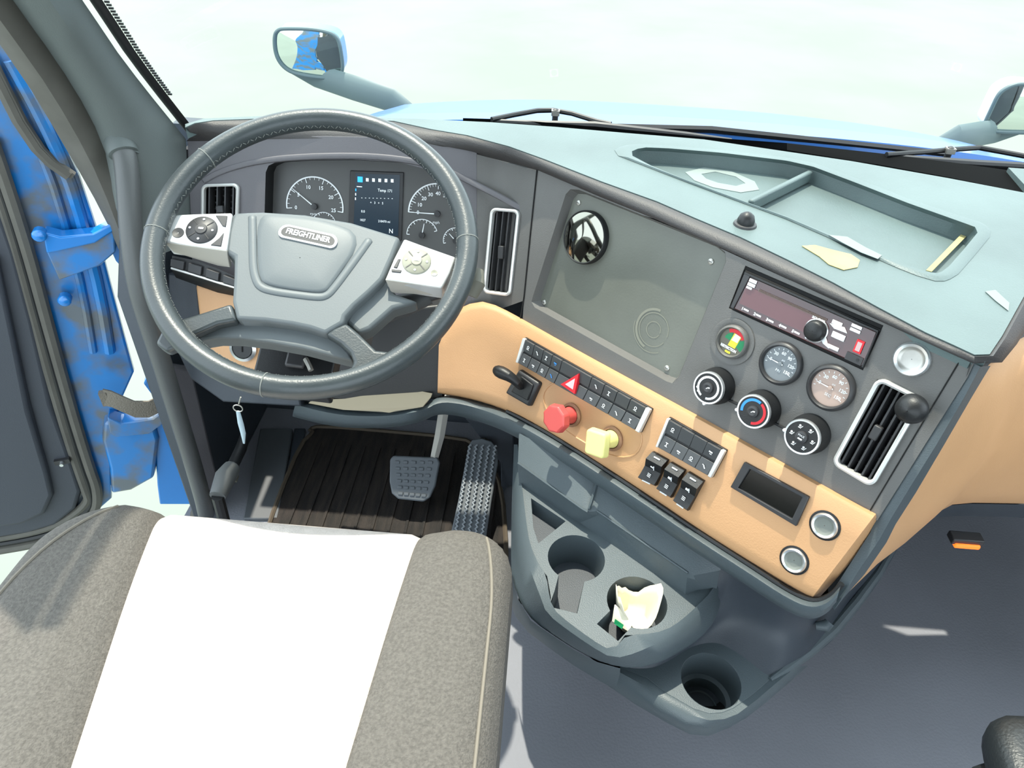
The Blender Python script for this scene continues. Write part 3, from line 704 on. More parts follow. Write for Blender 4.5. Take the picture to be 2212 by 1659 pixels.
# dark underside of the dash around the column, and its pale bottom edge
ud = MB(); ud.slab([D(p) for p in (Y(612, 700, 1.12), Y(955, 660, 1.12), Y(960, 862, 1.06), Y(800, 870, 1.04), Y(620, 856, 1.04))], (0, 0.12, 0.0), BLK)
ud.build('column_opening', dash, bevel=0.004)
ud = MB(); ud.slab([D(p) for p in (Y(664, 872, 1.03), Y(700, 858, 1.05), Y(900, 852, 1.05), Y(932, 858, 1.03), Y(915, 880, 1.0), Y(840, 889, 1.0), Y(740, 886, 1.0))], (0, 0.02, -0.006), BEIGE)
ud.build('lower_edge_trim', dash, bevel=0.003, label='pale beige lower edge under the column')
ud = MB(); ud.slab([D(p) for p in (Y(1000, 900, 1.25), Y(1110, 930, 1.25), Y(1110, 1080, 1.25), Y(1085, 1160, 1.18), Y(1080, 1000, 1.25))], (0.02, 0.1, 0), SLATE2)
ud.build('tunnel_side', dash, bevel=0.004)
# ================================================================== INSTRUMENTS
def arc(r0, r1, a0, a1, c=(0, 0), z=0.0, n=24):
    A = [a0 + (a1 - a0) * i / n for i in range(n + 1)]
    return [[Vector((c[0] + r * math.cos(t), c[1] + r * math.sin(t), z)) for t in A] for r in (r0, r1)]
def bar(mb, a, b_, wd, m, z=0.0, wd2=None):
    a, b_ = Vector((a[0], a[1])), Vector((b_[0], b_[1])); d = (b_ - a).normalized(); q = Vector((-d.y, d.x)); wd2 = wd if wd2 is None else wd2
    mb.add([Vector((*(a + q * wd / 2), z)), Vector((*(a - q * wd / 2), z)), Vector((*(b_ - q * wd2 / 2), z)), Vector((*(b_ + q * wd2 / 2), z))], [(0, 1, 2, 3)], m)
CF = CL.sub(785, 440, -0.034)
ic = thing('instrument_cluster', 'instrument cluster with two white-ringed dials and a central screen, seen through the wheel', 'instrument cluster', CF)
def cp(a, b_, h=0.0): return CF.at(a, b_, h)
face = [cp(a, b_) for a, b_ in [(566, 350), (600, 335), (760, 332), (880, 340), (960, 360), (1012, 400), (1020, 620), (560, 620)]]
MB().prism([(p.x, p.y) for p in face], -0.01, 0.0, DIALB).build('dial_plate', ic)
def dial(cx, cy, rpx, a0, a1, nums, needle, name, unit=None, nmaj=5, nl=.92, ts=0.0095, lab=None):
    c = cp(cx, cy, 0.001); rr = (cp(cx + rpx, cy) - cp(cx, cy)).length
    m = MB(); g_ = arc(rr * .955, rr, a0, a1, c, 0.0012, 36); m.grid(g_, WHT)
    N = nmaj * 4
    for i in range(N + 1):
        t = a0 + (a1 - a0) * i / N; L = 0.80 if i % 4 == 0 else 0.88
        bar(m, (c.x + rr * math.cos(t) * .99, c.y + rr * math.sin(t) * .99), (c.x + rr * L * math.cos(t), c.y + rr * L * math.sin(t)), 0.0014 if i % 4 == 0 else 0.0008, WHT, 0.0013)
    for i, s in enumerate(nums):
        if s == '': continue
        t = a0 + (a1 - a0) * i / (len(nums) - 1)
        textverts(m, s, ts, WHT, (c.x + rr * .66 * math.cos(t), c.y + rr * .66 * math.sin(t), 0.0013), bold=0.0002)
    if unit: textverts(m, unit[0], ts * .8, WHT, (c.x + unit[1], c.y + unit[2], 0.0013))
    o = m.build(name, ic, smooth=False, label=lab)
    nd = MB(); nx = Vector((math.cos(needle), math.sin(needle), 0))
    bar(nd, (c.x - nx.x * rr * .05, c.y - nx.y * rr * .05), (c.x + nx.x * rr * nl, c.y + nx.y * rr * nl), 0.0022, WHT, 0.006, 0.001)
    nd.lathe([(0.006, 0.001), (0.0055, 0.0075), (0.002, 0.008)], DGREY, 16, c=(c.x, c.y, 0))
    k = nd.build('needle', o)
    return c, rr
dial(680, 446, 62, math.radians(187), math.radians(-8), ['0', '5', '10', '15', '20', '25'], math.radians(143), 'tachometer', ('rpm', -0.003, -0.014))
dial(945, 462, 64, math.radians(180), math.radians(0), ['0', '10', '20', '30', '40', '50', '60', '70', '80'], math.radians(180), 'speedometer', ('mph', -0.002, -0.016), 8)
dial(912, 508, 34, math.radians(180), math.radians(20), ['', '', ''], math.radians(80), 'small_dial', None, 3, .75)
dial(985, 520, 28, math.radians(195), math.radians(70), ['', '', ''], math.radians(135), 'small_dial', None, 3, .75)
dial(700, 485, 26, math.radians(170), math.radians(10), ['', ''], math.radians(100), 'small_dial', None, 3, .4)
sc_ = MB(); P = [cp(a, b_) for a, b_ in ((757, 368), (873, 372), (868, 520), (752, 520))]
sc_.prism([(p.x, p.y) for p in P], 0.0, 0.003, DGREY)
so = sc_.build('screen_frame', ic, bevel=0.002)
s2 = MB(); S4 = [cp(a, b_, 0.0035) for a, b_ in ((768, 374), (864, 378), (860, 510), (763, 510))]
s2.prism([(p.x, p.y) for p in S4], 0.003, 0.0036, SCRE)
so2 = s2.build('screen', ic, smooth=False)
def sp(u, v): # screen coordinates 0..1
    return (S4[0].lerp(S4[1], u)).lerp(S4[3].lerp(S4[2], u), v)
ms = MB(); Zs = 0.0041
def srect(u, v, wd, hh, m):
    a = sp(u, v); ms.add([Vector((a.x, a.y, Zs)), Vector((a.x + wd, a.y, Zs)), Vector((a.x + wd, a.y - hh, Zs)), Vector((a.x, a.y - hh, Zs))], [(3, 2, 1, 0)], m)
srect(.05, .05, .0095, .010, SCRB)
for i in range(5): srect(.24 + i * .14, .07, .005, .006, SCRW)
srect(.04, .20, .010, .0015, SCRW)
for i in range(3): srect(.01, .24 + i * .07, .0018, .0045, SCRB if i == 0 else SCRW)
[srect(.15 + i * .085, .38, .0022, .0008, SCRW) for i in range(9)]; ms.build('screen_icons', so2, smooth=False); ms = MB()
for s_, u, v, z_ in (('Temp 171', .68, .26, .0075), ('+   3   +   5', .5, .46, .006), ('0.0', .2, .60, .0065), ('1027', .2, .74, .006), ('218470 mi', .68, .76, .006), ('N', .84, .92, .012)):
    p = sp(u, v); textverts(ms, s_, z_, SCRW, (p.x, p.y, Zs), sx=.9)
ms.build('screen_readout', so2, smooth=False)
# clear lens over the cluster is open glass: thin sheet
# ------------------------------------------------------------------ round gauges on the fascia
def gauge(px, py, rad, label, facem, kind):
    F_ = FA.sub(px, py, 0.0); t = thing('round_gauge', label, 'gauge', F_, 'round gauges on the angled fascia')
    MB().lathe([(rad, -0.002), (rad, 0.004), (rad * .96, 0.0075), (rad * .86, 0.009), (rad * .80, 0.0065), (rad * .79, 0.003)], DGREY if kind else FASC, 40, cap=False).build('bezel', t, angle=50)
    f = MB().lathe([(rad * .80, 0.0005), (rad * .80, 0.0032), (0.0005, 0.0033)], facem, 40, cap=False).build('gauge_face', t, angle=50)
    m = MB(); R_ = rad * .66
    if kind:
        for i in range(13):
            a = math.radians(195 - i * 18.5); bar(m, (R_ * 1.08 * math.cos(a), R_ * 1.08 * math.sin(a)), (R_ * .95 * math.cos(a), R_ * .95 * math.sin(a)), 0.0009, WHT, 0.0037)
        for i, s in enumerate(['0', '30', '60', '90', '120', '150']):
            a = math.radians(180 - i * 42); textverts(m, s, 0.0062, WHT, (R_ * .74 * math.cos(a), R_ * .74 * math.sin(a), 0.0037), bold=.0002)
        textverts(m, kind, 0.0052, WHT, (0.001, -0.010, 0.0037)); textverts(m, 'psi', 0.004, WHT, (0.002, 0.006, 0.0037))
        m.build('dial_marking', f, smooth=False)
        nd = MB(); a = math.radians(180)
        bar(nd, (0.004, 0), (-R_ * .95, 0.0), 0.0018, WHT, 0.0050, 0.0008); nd.lathe([(0.003, 0.003), (0.0028, 0.0056), (0.001, 0.0058)], facem, 14)
        nd.build('needle', t)
    else:
        R_ = rad * .76
        def sector(a0, a1, r0, r1, mm, z=0.0037): m.grid(arc(R_ * r0, R_ * r1, math.radians(a0), math.radians(a1), (0, 0), z, 10), mm)
        sector(35, 130, .72, 1.0, REDG); sector(110, 175, .2, .70, GRN); sector(-25, 30, .45, 1.0, GRN)
        m.add([Vector((x, y, 0.0039)) for x, y in ((-.004, -.007), (.008, -.007), (.010, .011), (-.002, .013))], [(0, 1, 2, 3)], YELP)
        m.add([Vector((x, y, 0.0041)) for x, y in ((-.002, .002), (.008, .002), (.009, .012), (.0, .013))], [(0, 1, 2, 3)], PAPER)
        textverts(m, 'RESTRICTION', 0.0052, WHT, (-0.001, -0.0105, 0.0042), bold=.0003, sx=.8)
        sector(255, 285, .78, .95, YELP)
        m.build('dial_marking', f, smooth=False)
gauge(1584, 738, 0.0245, 'round indicator gauge with red, green and yellow sectors, leftmost below the radio', mat('indicator_face', (96, 92, 78), .35), None)
gauge(1688, 785, 0.030, 'round grey-faced pressure gauge in the middle of the three below the radio', DIALG, 'PRI')
gauge(1796, 837, 0.031, 'round pinkish-faced pressure gauge nearest the right air vent', DIALP, 'SEC')
MB_ = MB().lathe([(0.034, -0.001), (0.0335, 0.002), (0.031, 0.0025), (0.0245, 0.001)], FASC, 40, cap=False)
o = MB_.build('gauge_collar', dash, angle=50); place(o, FA.sub(1582, 738, 0.0))
# ------------------------------------------------------------------ climate knobs
def knob(px, py, label, kind):
    F_ = FA.sub(px, py, 0.028); t = thing('climate_knob', label, 'knob', F_, 'climate control knobs')
    r = 0.0235
    MB().lathe([(r * 1.16, -0.0285), (r * 1.15, -0.020), (r * 1.04, -0.010), (r, -0.002), (r * .97, 0.0)], BLK, 36, cap=False).build('knob_body', t, angle=45)
    ch = MB().lathe([(r * 1.01, -0.004), (r * 1.02, -0.001), (r * .99, 0.001), (r * .90, 0.0008)], CHR, 36, cap=False)
    a = math.radians(PTR[kind]); ch.lathe([(0.0022, -0.003), (0.0022, 0.0012), (0.001, 0.0016)], WHT, 10, c=(r * 1.03 * math.cos(a), r * 1.03 * math.sin(a), 0)); ch.build('chrome_ring', t, angle=50, label='bright chrome ring')
    f = MB().lathe([(r * .92, -0.002), (r * .90, 0.0002), (0.0005, 0.0003)], BLK, 36, cap=False).build('knob_face', t, angle=50)
    m = MB()
    z = 0.0007
    if kind == 'fan':
        m.grid(arc(r * .60, r * .74, math.radians(250), math.radians(-80), z=z), WHT); m.lathe([(0.0016, z), (0.0014, z + .0003)], WHT, 10, c=(-r * .52, -r * .50, 0)); m.lathe([(0.0014, z), (0.0012, z + .0003)], WHT, 10, c=(-.68 * r, -.3 * r, 0))
    if kind == 'temp':
        m.grid(arc(r * .62, r * .78, math.radians(205), math.radians(75), z=z), BLUP); m.grid(arc(r * .62, r * .78, math.radians(68), math.radians(-75), z=z), REDG)
    if kind == 'mode':
        for i in range(6):
            a = math.radians(90 - 25 + i * 60); c = Vector((r * .62 * math.cos(a), r * .62 * math.sin(a)))
            m.lathe([(0.0016, z), (0.0013, z + .0002)], WHT, 8, c=(c.x, c.y + .001, 0)); bar(m, (c.x - .0018, c.y - .0018), (c.x + .0022, c.y - .0018), .0012, WHT, z); bar(m, (c.x + .002, c.y - .001), (c.x + .0035, c.y + .002), .0008, WHT, z)
    m.lathe([(r * .36, 0.0), (r * .34, 0.0035), (r * .22, 0.0042), (0.0004, 0.003)], DGREY, 24, cap=False)
    if kind == 'mode': textverts(m, 'MAX', .0042, WHT, (0, .0025, .0046)); bar(m, (-.003, -.002), (.003, -.002), .002, WHT, .0046)
    else: bar(m, (0.001, 0.0015), (0.004, 0.0025), .0018, WHT, .0046); bar(m, (-0.001, -0.001), (0.001, 0.0015), .001, WHT, .0046)
    m.build('knob_marking', f, smooth=False)
PTR = {'fan': -80, 'temp': 205, 'mode': 190}
knob(1530, 838, 'black climate knob with a white arc, leftmost of the three under the gauges', 'fan')
knob(1627, 889, 'black climate knob with a blue and red arc, in the middle of the three', 'temp')
knob(1732, 944, 'black climate knob with airflow symbols, nearest the right air vent', 'mode')
bl = MB(); bl.tube([FA.at(1565, 860, 0.001), FA.at(1600, 876, 0.001)], 0.002, BLK, 6); bl.build('knob_link', dash); 
place(bpy.data.objects['knob_link'], FA)
bl = MB(); bl.tube([FA.at(1665, 910, 0.001), FA.at(1705, 930, 0.001)], 0.002, BLK, 6); place(bl.build('knob_link', dash), FA)
# ------------------------------------------------------------------ radio
F_ = FA.sub(1740, 688, 0.004)
rad = thing('car_stereo', 'slim dark red car radio with white buttons and a small round knob', 'radio', F_)
def rp(a, b_, h=0.0): return F_.at(a, b_, h)
RP = [rp(a, b_) for a, b_ in ((1609, 590), (1896, 716), (1864, 793), (1578, 664))]
def rq(u, v, z=0.0):
    p = RP[0].lerp(RP[1], u).lerp(RP[3].lerp(RP[2], u), v); return Vector((p.x, p.y, z))
MB().prism([(p.x, p.y) for p in RP], -0.02, 0.0, RADM).build('stereo_face', rad, bevel=0.0015)
fr_ = MB(); fr_.tube([rq(0, 0), rq(1, 0), rq(1, 1)], 0.0022, BLK, 6); fr_.tube([rq(-.01, -.03, -.004), rq(1.01, -.03, -.004)], 0.002, DEEP, 6)
fr_.build('stereo_trim', rad)
MB().prism([tuple(rq(u, v)[:2]) for u, v in ((0, .0), (.05, 0), (.03, 1), (0, 1))], 0.0, 0.002, DGREY).build('release_tab', rad, bevel=.001)
def rrectq(mb, u0, v0, u1, v1, m, z): mb.add([rq(u0, v0, z), rq(u1, v0, z), rq(u1, v1, z), rq(u0, v1, z)], [(0, 3, 2, 1)], m)
dp = MB(); rrectq(dp, .05, .28, .60, .80, mat('stereo_display', (98, 62, 66), .15), 0.0006); dp.build('display_window', rad, smooth=False)
bt_ = MB(); 
for i in range(60):
    u = .15 + i * .0088; rrectq(bt_, u, .22, u + .004, .30, mat('ridge_grey', (110, 100, 90), .4), 0.0012)
bt_.build('ribbed_strip', rad, smooth=False)
for (u0, v0, u1, v1, mm) in ((.055, .06, .115, .15, WHT), (.055, .17, .115, .26, WHT), (.055, .28, .10, .34, WHT), (.835, .06, .905, .14, WHT), (.835, .17, .905, .25, WHT), (.71, .17, .78, .28, WHT), (.74, .44, .83, .60, WHT), (.74, .80, .82, .90, WHT)):
    b3 = MB(); b3.add([], [], mm); pts = [rq(u0, v0), rq(u1, v0), rq(u1, v1), rq(u0, v1)]
    b3.prism([(p.x, p.y) for p in pts], 0.0, 0.0022, mm); b3.build('stereo_button', rad, bevel=0.0006)
for pts in (((.70, .30), (.80, .24), (.83, .36), (.74, .38)), ((.66, .66), (.71, .66), (.76, .92), (.71, .86))):
    b3 = MB(); b3.prism([tuple(rq(u, v)[:2]) for u, v in pts], 0.0, 0.0022, WHT); b3.build('stereo_button', rad, bevel=0.0006)
b3 = MB(); b3.prism([tuple(rq(u, v)[:2]) for u, v in ((.905, .38), (.955, .38), (.955, .72), (.905, .72))], 0, .002, REDG); b3.prism([tuple(rq(u, v)[:2]) for u, v in ((.915, .43), (.945, .43), (.945, .67), (.915, .67))], .002, .0024, mat('pale_pink', (190, 160, 160), .4)); b3.build('release_button', rad)
b3 = MB(); b3.prism([tuple(rq(u, v)[:2]) for u, v in ((.875, .78), (.985, .78), (.985, .99), (.875, .99))], 0, .0016, DGREY); c = rq(.955, .88, .0017); b3.lathe([(.002, .001), (.002, .002)], BLK, 12, c=(c.x, c.y, 0)); b3.build('aux_port', rad)
lb = MB()
for i, s in enumerate('123456'):
    p = rq(.09 + i * .10, .89, .0012); textverts(lb, s, .0055, WHT, (p.x, p.y, .0008), rot=0, bold=.0003); p = rq(.12 + i * .10, .885, .0012); bar(lb, (p.x - .004, p.y), (p.x + .004, p.y), .0025, WHT, .0008)
p = rq(.62, .33); textverts(lb, 'SOURCE', .0045, WHT, (p.x, p.y, .0008), bold=.0003)
lb.build('preset_numbers', rad, smooth=False)
c = rq(.635, .62); kb = MB().lathe([(0.0145, 0), (0.0145, .003), (.0125, .011), (.010, .013), (.0004, .0135)], BLK, 28, c=(c.x, c.y, 0), cap=False)
kb.build('volume_knob', rad, angle=40); MB().lathe([(0.0155, 0), (0.0157, .002), (.0145, .003)], CHR, 28, c=(c.x, c.y, 0), cap=False).build('knob_ring', rad, angle=50)
# ------------------------------------------------------------------ air vents
def vent(F0, corners, label, nv, horiz=False, depth=0.03, fw=0.005, grp='silver-framed air vents', pd=None):
    cx = sum(a for a, _ in corners) / 4; cy = sum(b_ for _, b_ in corners) / 4
    Fv = F0.sub(cx, cy, 0.004); t = thing('air_vent', label, 'air vent', Fv, grp)
    C4 = [Fv.at(a, b_, 0) for a, b_ in corners]
    ex = ((C4[1] - C4[0]) + (C4[2] - C4[3])) / 2; ey = ((C4[3] - C4[0]) + (C4[2] - C4[1])) / 2
    W, H_ = ex.length, ey.length; an = math.atan2(ex.y, ex.x); R2 = Matrix.Rotation(an, 3, 'Z')
    shear = (R2.transposed() @ ey); 
    def L(x, y, z): # x in -W/2..W/2, y in -H/2..H/2 (down positive along ey)
        p = R2 @ Vector((x + shear.x * (y / H_), shear.y * (y / H_), 0)); return Vector((p.x, p.y, z))
    oi = rrect(W, H_, .011, 5); ii = rrect(W - 2 * fw, H_ - 2 * fw, .007, 5)
    fm = MB(); o3 = [L(x, y, 0) for x, y in oi]; i3 = [L(x, y, 0) for x, y in ii]
    fm.grid([[p + Vector((0, 0, -.004)) for p in o3], [p + Vector((0, 0, .002)) for p in o3], [(p + q) / 2 + Vector((0, 0, .0035)) for p, q in zip(o3, i3)], [p + Vector((0, 0, .002)) for p in i3], [p + Vector((0, 0, -.008)) for p in i3]], SILV, closed=True)
    fm.build('vent_frame', t, angle=50, label='bright silver frame')
    bk = MB(); ii2 = [L(x, y, -.008) for x, y in ii]; bk.grid([ii2, [p - Vector((0, 0, depth)) for p in ii2]], BLK, closed=True); bk.add([p - Vector((0, 0, depth)) for p in ii2], [tuple(range(len(ii2)))], DEEP)
    bk.build('vent_cavity', t, smooth=False)
    w2, h2 = W - 2 * fw, H_ - 2 * fw
    for i in range(nv):
        f = (i + .5) / nv - .5
        m = MB()
        if not horiz:
            a, b2 = L(f * w2, -h2 / 2, -.004), L(f * w2, h2 / 2, -.004); m.slab([a + Vector((-.0012, 0, 0)), a + Vector((.0012, 0, 0)), b2 + Vector((.0012, 0, 0)), b2 + Vector((-.0012, 0, 0))], (0.003, 0, -.014), DGREY)
        m.build('vane', t, smooth=False)
    nc = 7
    m = MB()
    for i in range(nc):
        f = (i + .5) / nc - .5
        a, b2 = L(-w2 / 2, f * h2, -.020), L(w2 / 2, f * h2, -.020); m.slab([a + Vector((0, -.001, 0)), a + Vector((0, .001, 0)), b2 + Vector((0, .001, 0)), b2 + Vector((0, -.001, 0))], (0, 0, -.010), BLK)
    m.build('rear_louvers', t, smooth=False)
    p = L(0, 0, 0); MB().box(Vector((p.x, p.y, -.001)), (w2 * .22, h2 * .16, .008), DGREY, Matrix.Rotation(an, 3, 'Z')).build('vent_tab', t, bevel=.0015)
    return t, L, Fv
vent(CL, [(436, 398), (516, 397), (514, 505), (434, 508)], 'silver-framed air vent at the far left, behind the steering wheel rim', 4)
# a frame for the vent beside the seam, tilted like the corner panel
c1, c2, c3 = [CL.w(1042, 640, 0).lerp(FA.w(1042, 640, 0), .12), CL.w(1100, 642, 0).lerp(FA.w(1100, 642, 0), .55), CL.w(1120, 455, 0).lerp(FA.w(1120, 455, 0), .6)]
FV = Frame(c1, c2 - c1, c3 - c2)
FV = Frame(c1 + FV.n * 0.012, c2 - c1, c3 - c2)
vent(FV, [(1060, 450), (1123, 455), (1102, 642), (1043, 634)], 'tall silver-framed air vent just right of the steering wheel', 4)
vent(FA, [(1892, 812), (1997, 868), (1880, 1053), (1796, 1006)], 'tall silver-framed air vent at the right end of the fascia, under the ball mount', 5)
# phone-holder ball clipped on the right vent
F_ = FA.sub(1968, 884, 0.028)
t = thing('ball_mount', 'small dark ball mount clipped to the right air vent', 'mount', F_)
MB().lathe([(0.0005, 0.015), (0.011, 0.0125), (0.017, 0.004), (0.0182, -0.005), (0.014, -0.013), (0.006, -0.016)], BLK, 24, cap=False).build('ball', t, angle=60)
MB().lathe([(0.006, -0.03), (0.006, -0.012)], DGREY, 12).build('stem', t)
F_ = FA.sub(1970, 776, 0.0)
t = thing('power_socket', 'round chrome-ringed socket above the right air vent', 'socket', F_, 'round dash sockets')
def socket(t, r, inner, mm=CHR):
    MB().lathe([(r, -.001), (r, .003), (r * .9, .005), (r * .74, .004), (r * .70, -.002)], mm, 32, cap=False).build('socket_ring', t, angle=50)
    MB().lathe([(r * .76, 0.0042), (r * .62, .0015), (r * .5, .0012), (.0005, .0012)], inner, 28, cap=False).build('socket_bore', t, angle=40)
socket(t, .021, STEEL)
# sensor dome on the pad
p0 = Z(1609, 486, ZT)
t = thing('sun_sensor', 'small black dome sensor on the front edge of the dash pad', 'sensor', loc=p0)
MB().lathe([(.017, 0.0), (.016, .003), (.0125, .004)], DGREY, 28, cap=True).build('sensor_base', t, angle=50)
MB().lathe([(.0125, .003), (.0125, .008), (.010, .015), (.005, .019), (.0005, .020)], BLK, 28, cap=False).build('dome', t, angle=60)
# half-round dark convex mirror/cup stuck on the cover plate
F_ = FA.sub(1266, 513, -0.012)
t = thing('convex_mirror', 'round dark convex mirror stuck on the blanking plate', 'mirror', F_)
R0 = .044
MB().lathe([(R0, -.005), (R0, .006), (R0 * .96, .008), (R0 * .93, .007)], BLK, 48, cap=False).build('mirror_rim', t, angle=50)
MB().lathe([(R0 * .95, .0065), (R0 * .7, .0095), (R0 * .4, .0115), (.0005, .0125)], mat('dark_mirror', (150, 148, 138), .06, metal=1.0), 48, cap=False).build('mirror_lens', t, angle=80)

# ------------------------------------------------------------------ switches on the tan panel
def bank(corners, cols, label, special=None):
    cx = sum(a for a, _ in corners) / 4; cy = sum(b_ for _, b_ in corners) / 4
    Fb = FA.sub(cx, cy, HT); t = thing('switch_bank', label, 'switches', Fb, 'two-row switch banks on the tan panel')
    C4 = [Fb.at(a, b_, 0.008) for a, b_ in corners]
    def q(u, v, z=0): p = C4[0].lerp(C4[1], u).lerp(C4[3].lerp(C4[2], u), v); return Vector((p.x, p.y, z))
    MB().prism([tuple(q(u, v)[:2]) for u, v in ((-.0, -.04), (1.0, -.04), (1.0, 1.04), (-.0, 1.04))], -.002, .004, BLK).build('bank_housing', t, bevel=.001)
    for u0, u1 in ((0.0, .022 * 8 / cols), (1 - .03 * 8 / cols, 1.0)):
        MB().prism([tuple(q(u, v)[:2]) for u, v in ((u0, -.02), (u1, -.02), (u1, 1.02), (u0, 1.02))], .002, .010, SILV).build('end_cap', t, bevel=.001, label='silver end cap')
    ua, ub_ = .024 * 8 / cols, 1 - .032 * 8 / cols
    xs = special or [i / cols for i in range(cols + 1)]
    random.seed(cols)
    for r in range(2):
        for i in range(len(xs) - 1):
            u0 = ua + (ub_ - ua) * xs[i] + .002; u1 = ua + (ub_ - ua) * xs[i + 1] - .002; v0, v1 = (.0, .47) if r == 0 else (.55, 1.0)
            m = MB(); vm = (v0 + v1) / 2 + (.05 if r == 0 else -.05)
            hA, hB = (.0095, .0065) if r == 0 else (.0065, .0095)
            a, b2, c, d = q(u0, v0, hA), q(u1, v0, hA), q(u1, v1, hB), q(u0, v1, hB)
            m.add([a, b2, c, d] + [Vector((p.x, p.y, .003)) for p in (a, b2, c, d)], [(0, 3, 2, 1), (4, 5, 6, 7), (0, 1, 5, 4), (1, 2, 6, 5), (2, 3, 7, 6), (3, 0, 4, 7)], BTN)
            bo = m.build('push_button', t, bevel=.0007)
            wide = (xs[i + 1] - xs[i]) > 1.4 / cols
            if not wide and not (r == 0 and i in blanks.get(cols, ())):
                g = MB(); c0 = (a + b2 + c + d) / 4; z = c0.z + .0015; R_ = math.radians(0)
                col = BLUP if (cols == 8 and i == 3) else WHT
                k = (i + 2 * r) % 4; s_ = .0030
                if k == 0: g.lathe([(s_ * .9, z), (s_ * .5, z)], col, 10, c=(c0.x, c0.y + .001, 0), cap=False); bar(g, (c0.x - s_, c0.y - s_), (c0.x + s_, c0.y - s_), .0011, col, z)
                if k == 1: bar(g, (c0.x - s_, c0.y + s_ * .6), (c0.x + s_ * .2, c0.y + s_ * .2), .0014, col, z); bar(g, (c0.x, c0.y), (c0.x + s_, c0.y - s_), .0018, col, z)
                if k == 2: bar(g, (c0.x - s_ * .8, c0.y + s_), (c0.x + s_ * .8, c0.y + s_), .0011, col, z); bar(g, (c0.x, c0.y + s_ * .8), (c0.x, c0.y - s_), .0016, col, z); bar(g, (c0.x - s_ * .8, c0.y - s_), (c0.x + s_ * .8, c0.y - s_), .0011, col, z)
                if k == 3: bar(g, (c0.x - s_, c0.y), (c0.x + s_, c0.y), .0022, col, z); bar(g, (c0.x - s_ * .3, c0.y - s_), (c0.x + s_ * .9, c0.y - s_), .0010, col, z)
                g.build('button_symbol', bo, smooth=False)
    return t, q
blanks = {8: (4, 7), 4: (1, 2)}
t, q = bank([(1130, 731), (1405, 886), (1382, 934), (1115, 781)], 8, 'long black two-row switch bank with the red hazard triangle', special=[0, .085, .17, .25, .335, .585, .69, .79, .89, 1.0])
c0 = q(.455, .52, .0)
tri = MB()
A = [Vector((c0.x + .0195 * math.cos(a), c0.y + .0195 * math.sin(a))) for a in (math.radians(62), math.radians(182), math.radians(302))]
A = [q(.395, .86), q(.515, 1.02 - .1), q(.49, .10)]
tri.prism([(p.x, p.y) for p in A], .004, .0125, REDG); ce = (A[0] + A[1] + A[2]) / 3
tri.prism([tuple((p.lerp(ce, .45))[:2]) for p in A], .0125, .0131, mat('pale_red', (245, 190, 195), .4))
tri.build('hazard_button', t, bevel=.0012, label='raised red warning triangle')
bank([(1441, 904), (1566, 976), (1537, 1031), (1417, 963)], 4, 'short black two-row switch bank to the left of the black display')
# rockers
def rocker(corners, label, i):
    cx = sum(a for a, _ in corners) / 4; cy = sum(b_ for _, b_ in corners) / 4
    Fb = FA.sub(cx, cy, HT); t = thing('rocker_switch', label, 'switch', Fb, 'black rocker switches')
    C4 = [Fb.at(a, b_, .010) for a, b_ in corners]
    def q(u, v, z=0): p = C4[0].lerp(C4[1], u).lerp(C4[3].lerp(C4[2], u), v); return Vector((p.x, p.y, z))
    prof = [(0, .006), (.12, .012), (.2, .016), (.5, .008), (.8, .010), (.92, .0125), (1.0, .006)]
    m = MB(); m.grid([[q(.04, v, .0), q(.04, v, z), q(.96, v, z), q(.96, v, 0)] for v, z in prof], BLK, closed=True)
    m.add([q(.04, 0, 0), q(.04, 0, .006), q(.96, 0, .006), q(.96, 0, 0)], [(0, 1, 2, 3)], BLK); m.add([q(.04, 1, 0), q(.04, 1, .006), q(.96, 1, .006), q(.96, 1, 0)], [(0, 1, 2, 3)], BLK)
    m.build('rocker_body', t, angle=25)
    g = MB()
    for v, wd, z in ((.07, .35, .0108), (.97, .45, .0098)):
        a, b2 = q(.5 - wd / 2, v, z), q(.5 + wd / 2, v, z); g.slab([a + Vector((0, -.0008, 0)), b2 + Vector((0, -.0008, 0)), b2 + Vector((0, .0012, 0)), a + Vector((0, .0012, 0))], (0, 0, .001), WHT)
    p = q(.52, .40, .0130); bar(g, (p.x - .004, p.y + .0), (p.x + .003, p.y), .0035 if i else .002, WHT, .0128); bar(g, (p.x + .001, p.y + .003), (p.x + .0035, p.y - .003), .0015, WHT, .0128)
    p = q(.5, .70, .0110)
    for dy in (.0025, 0, -.0025): bar(g, (p.x - .003, p.y + dy), (p.x + .003, p.y + dy), .0012, WHT, .0115)
    g.build('switch_legend', t, smooth=False)
rocker([(1404, 976), (1440, 996), (1414, 1052), (1376, 1034)], 'leftmost of the three black rocker switches below the short switch bank', 0)
rocker([(1444, 999), (1477, 1018), (1448, 1078), (1416, 1058)], 'middle black rocker switch of the three below the short switch bank', 1)
rocker([(1482, 1020), (1518, 1042), (1484, 1106), (1452, 1084)], 'rightmost black rocker switch, nearest the black display', 2)
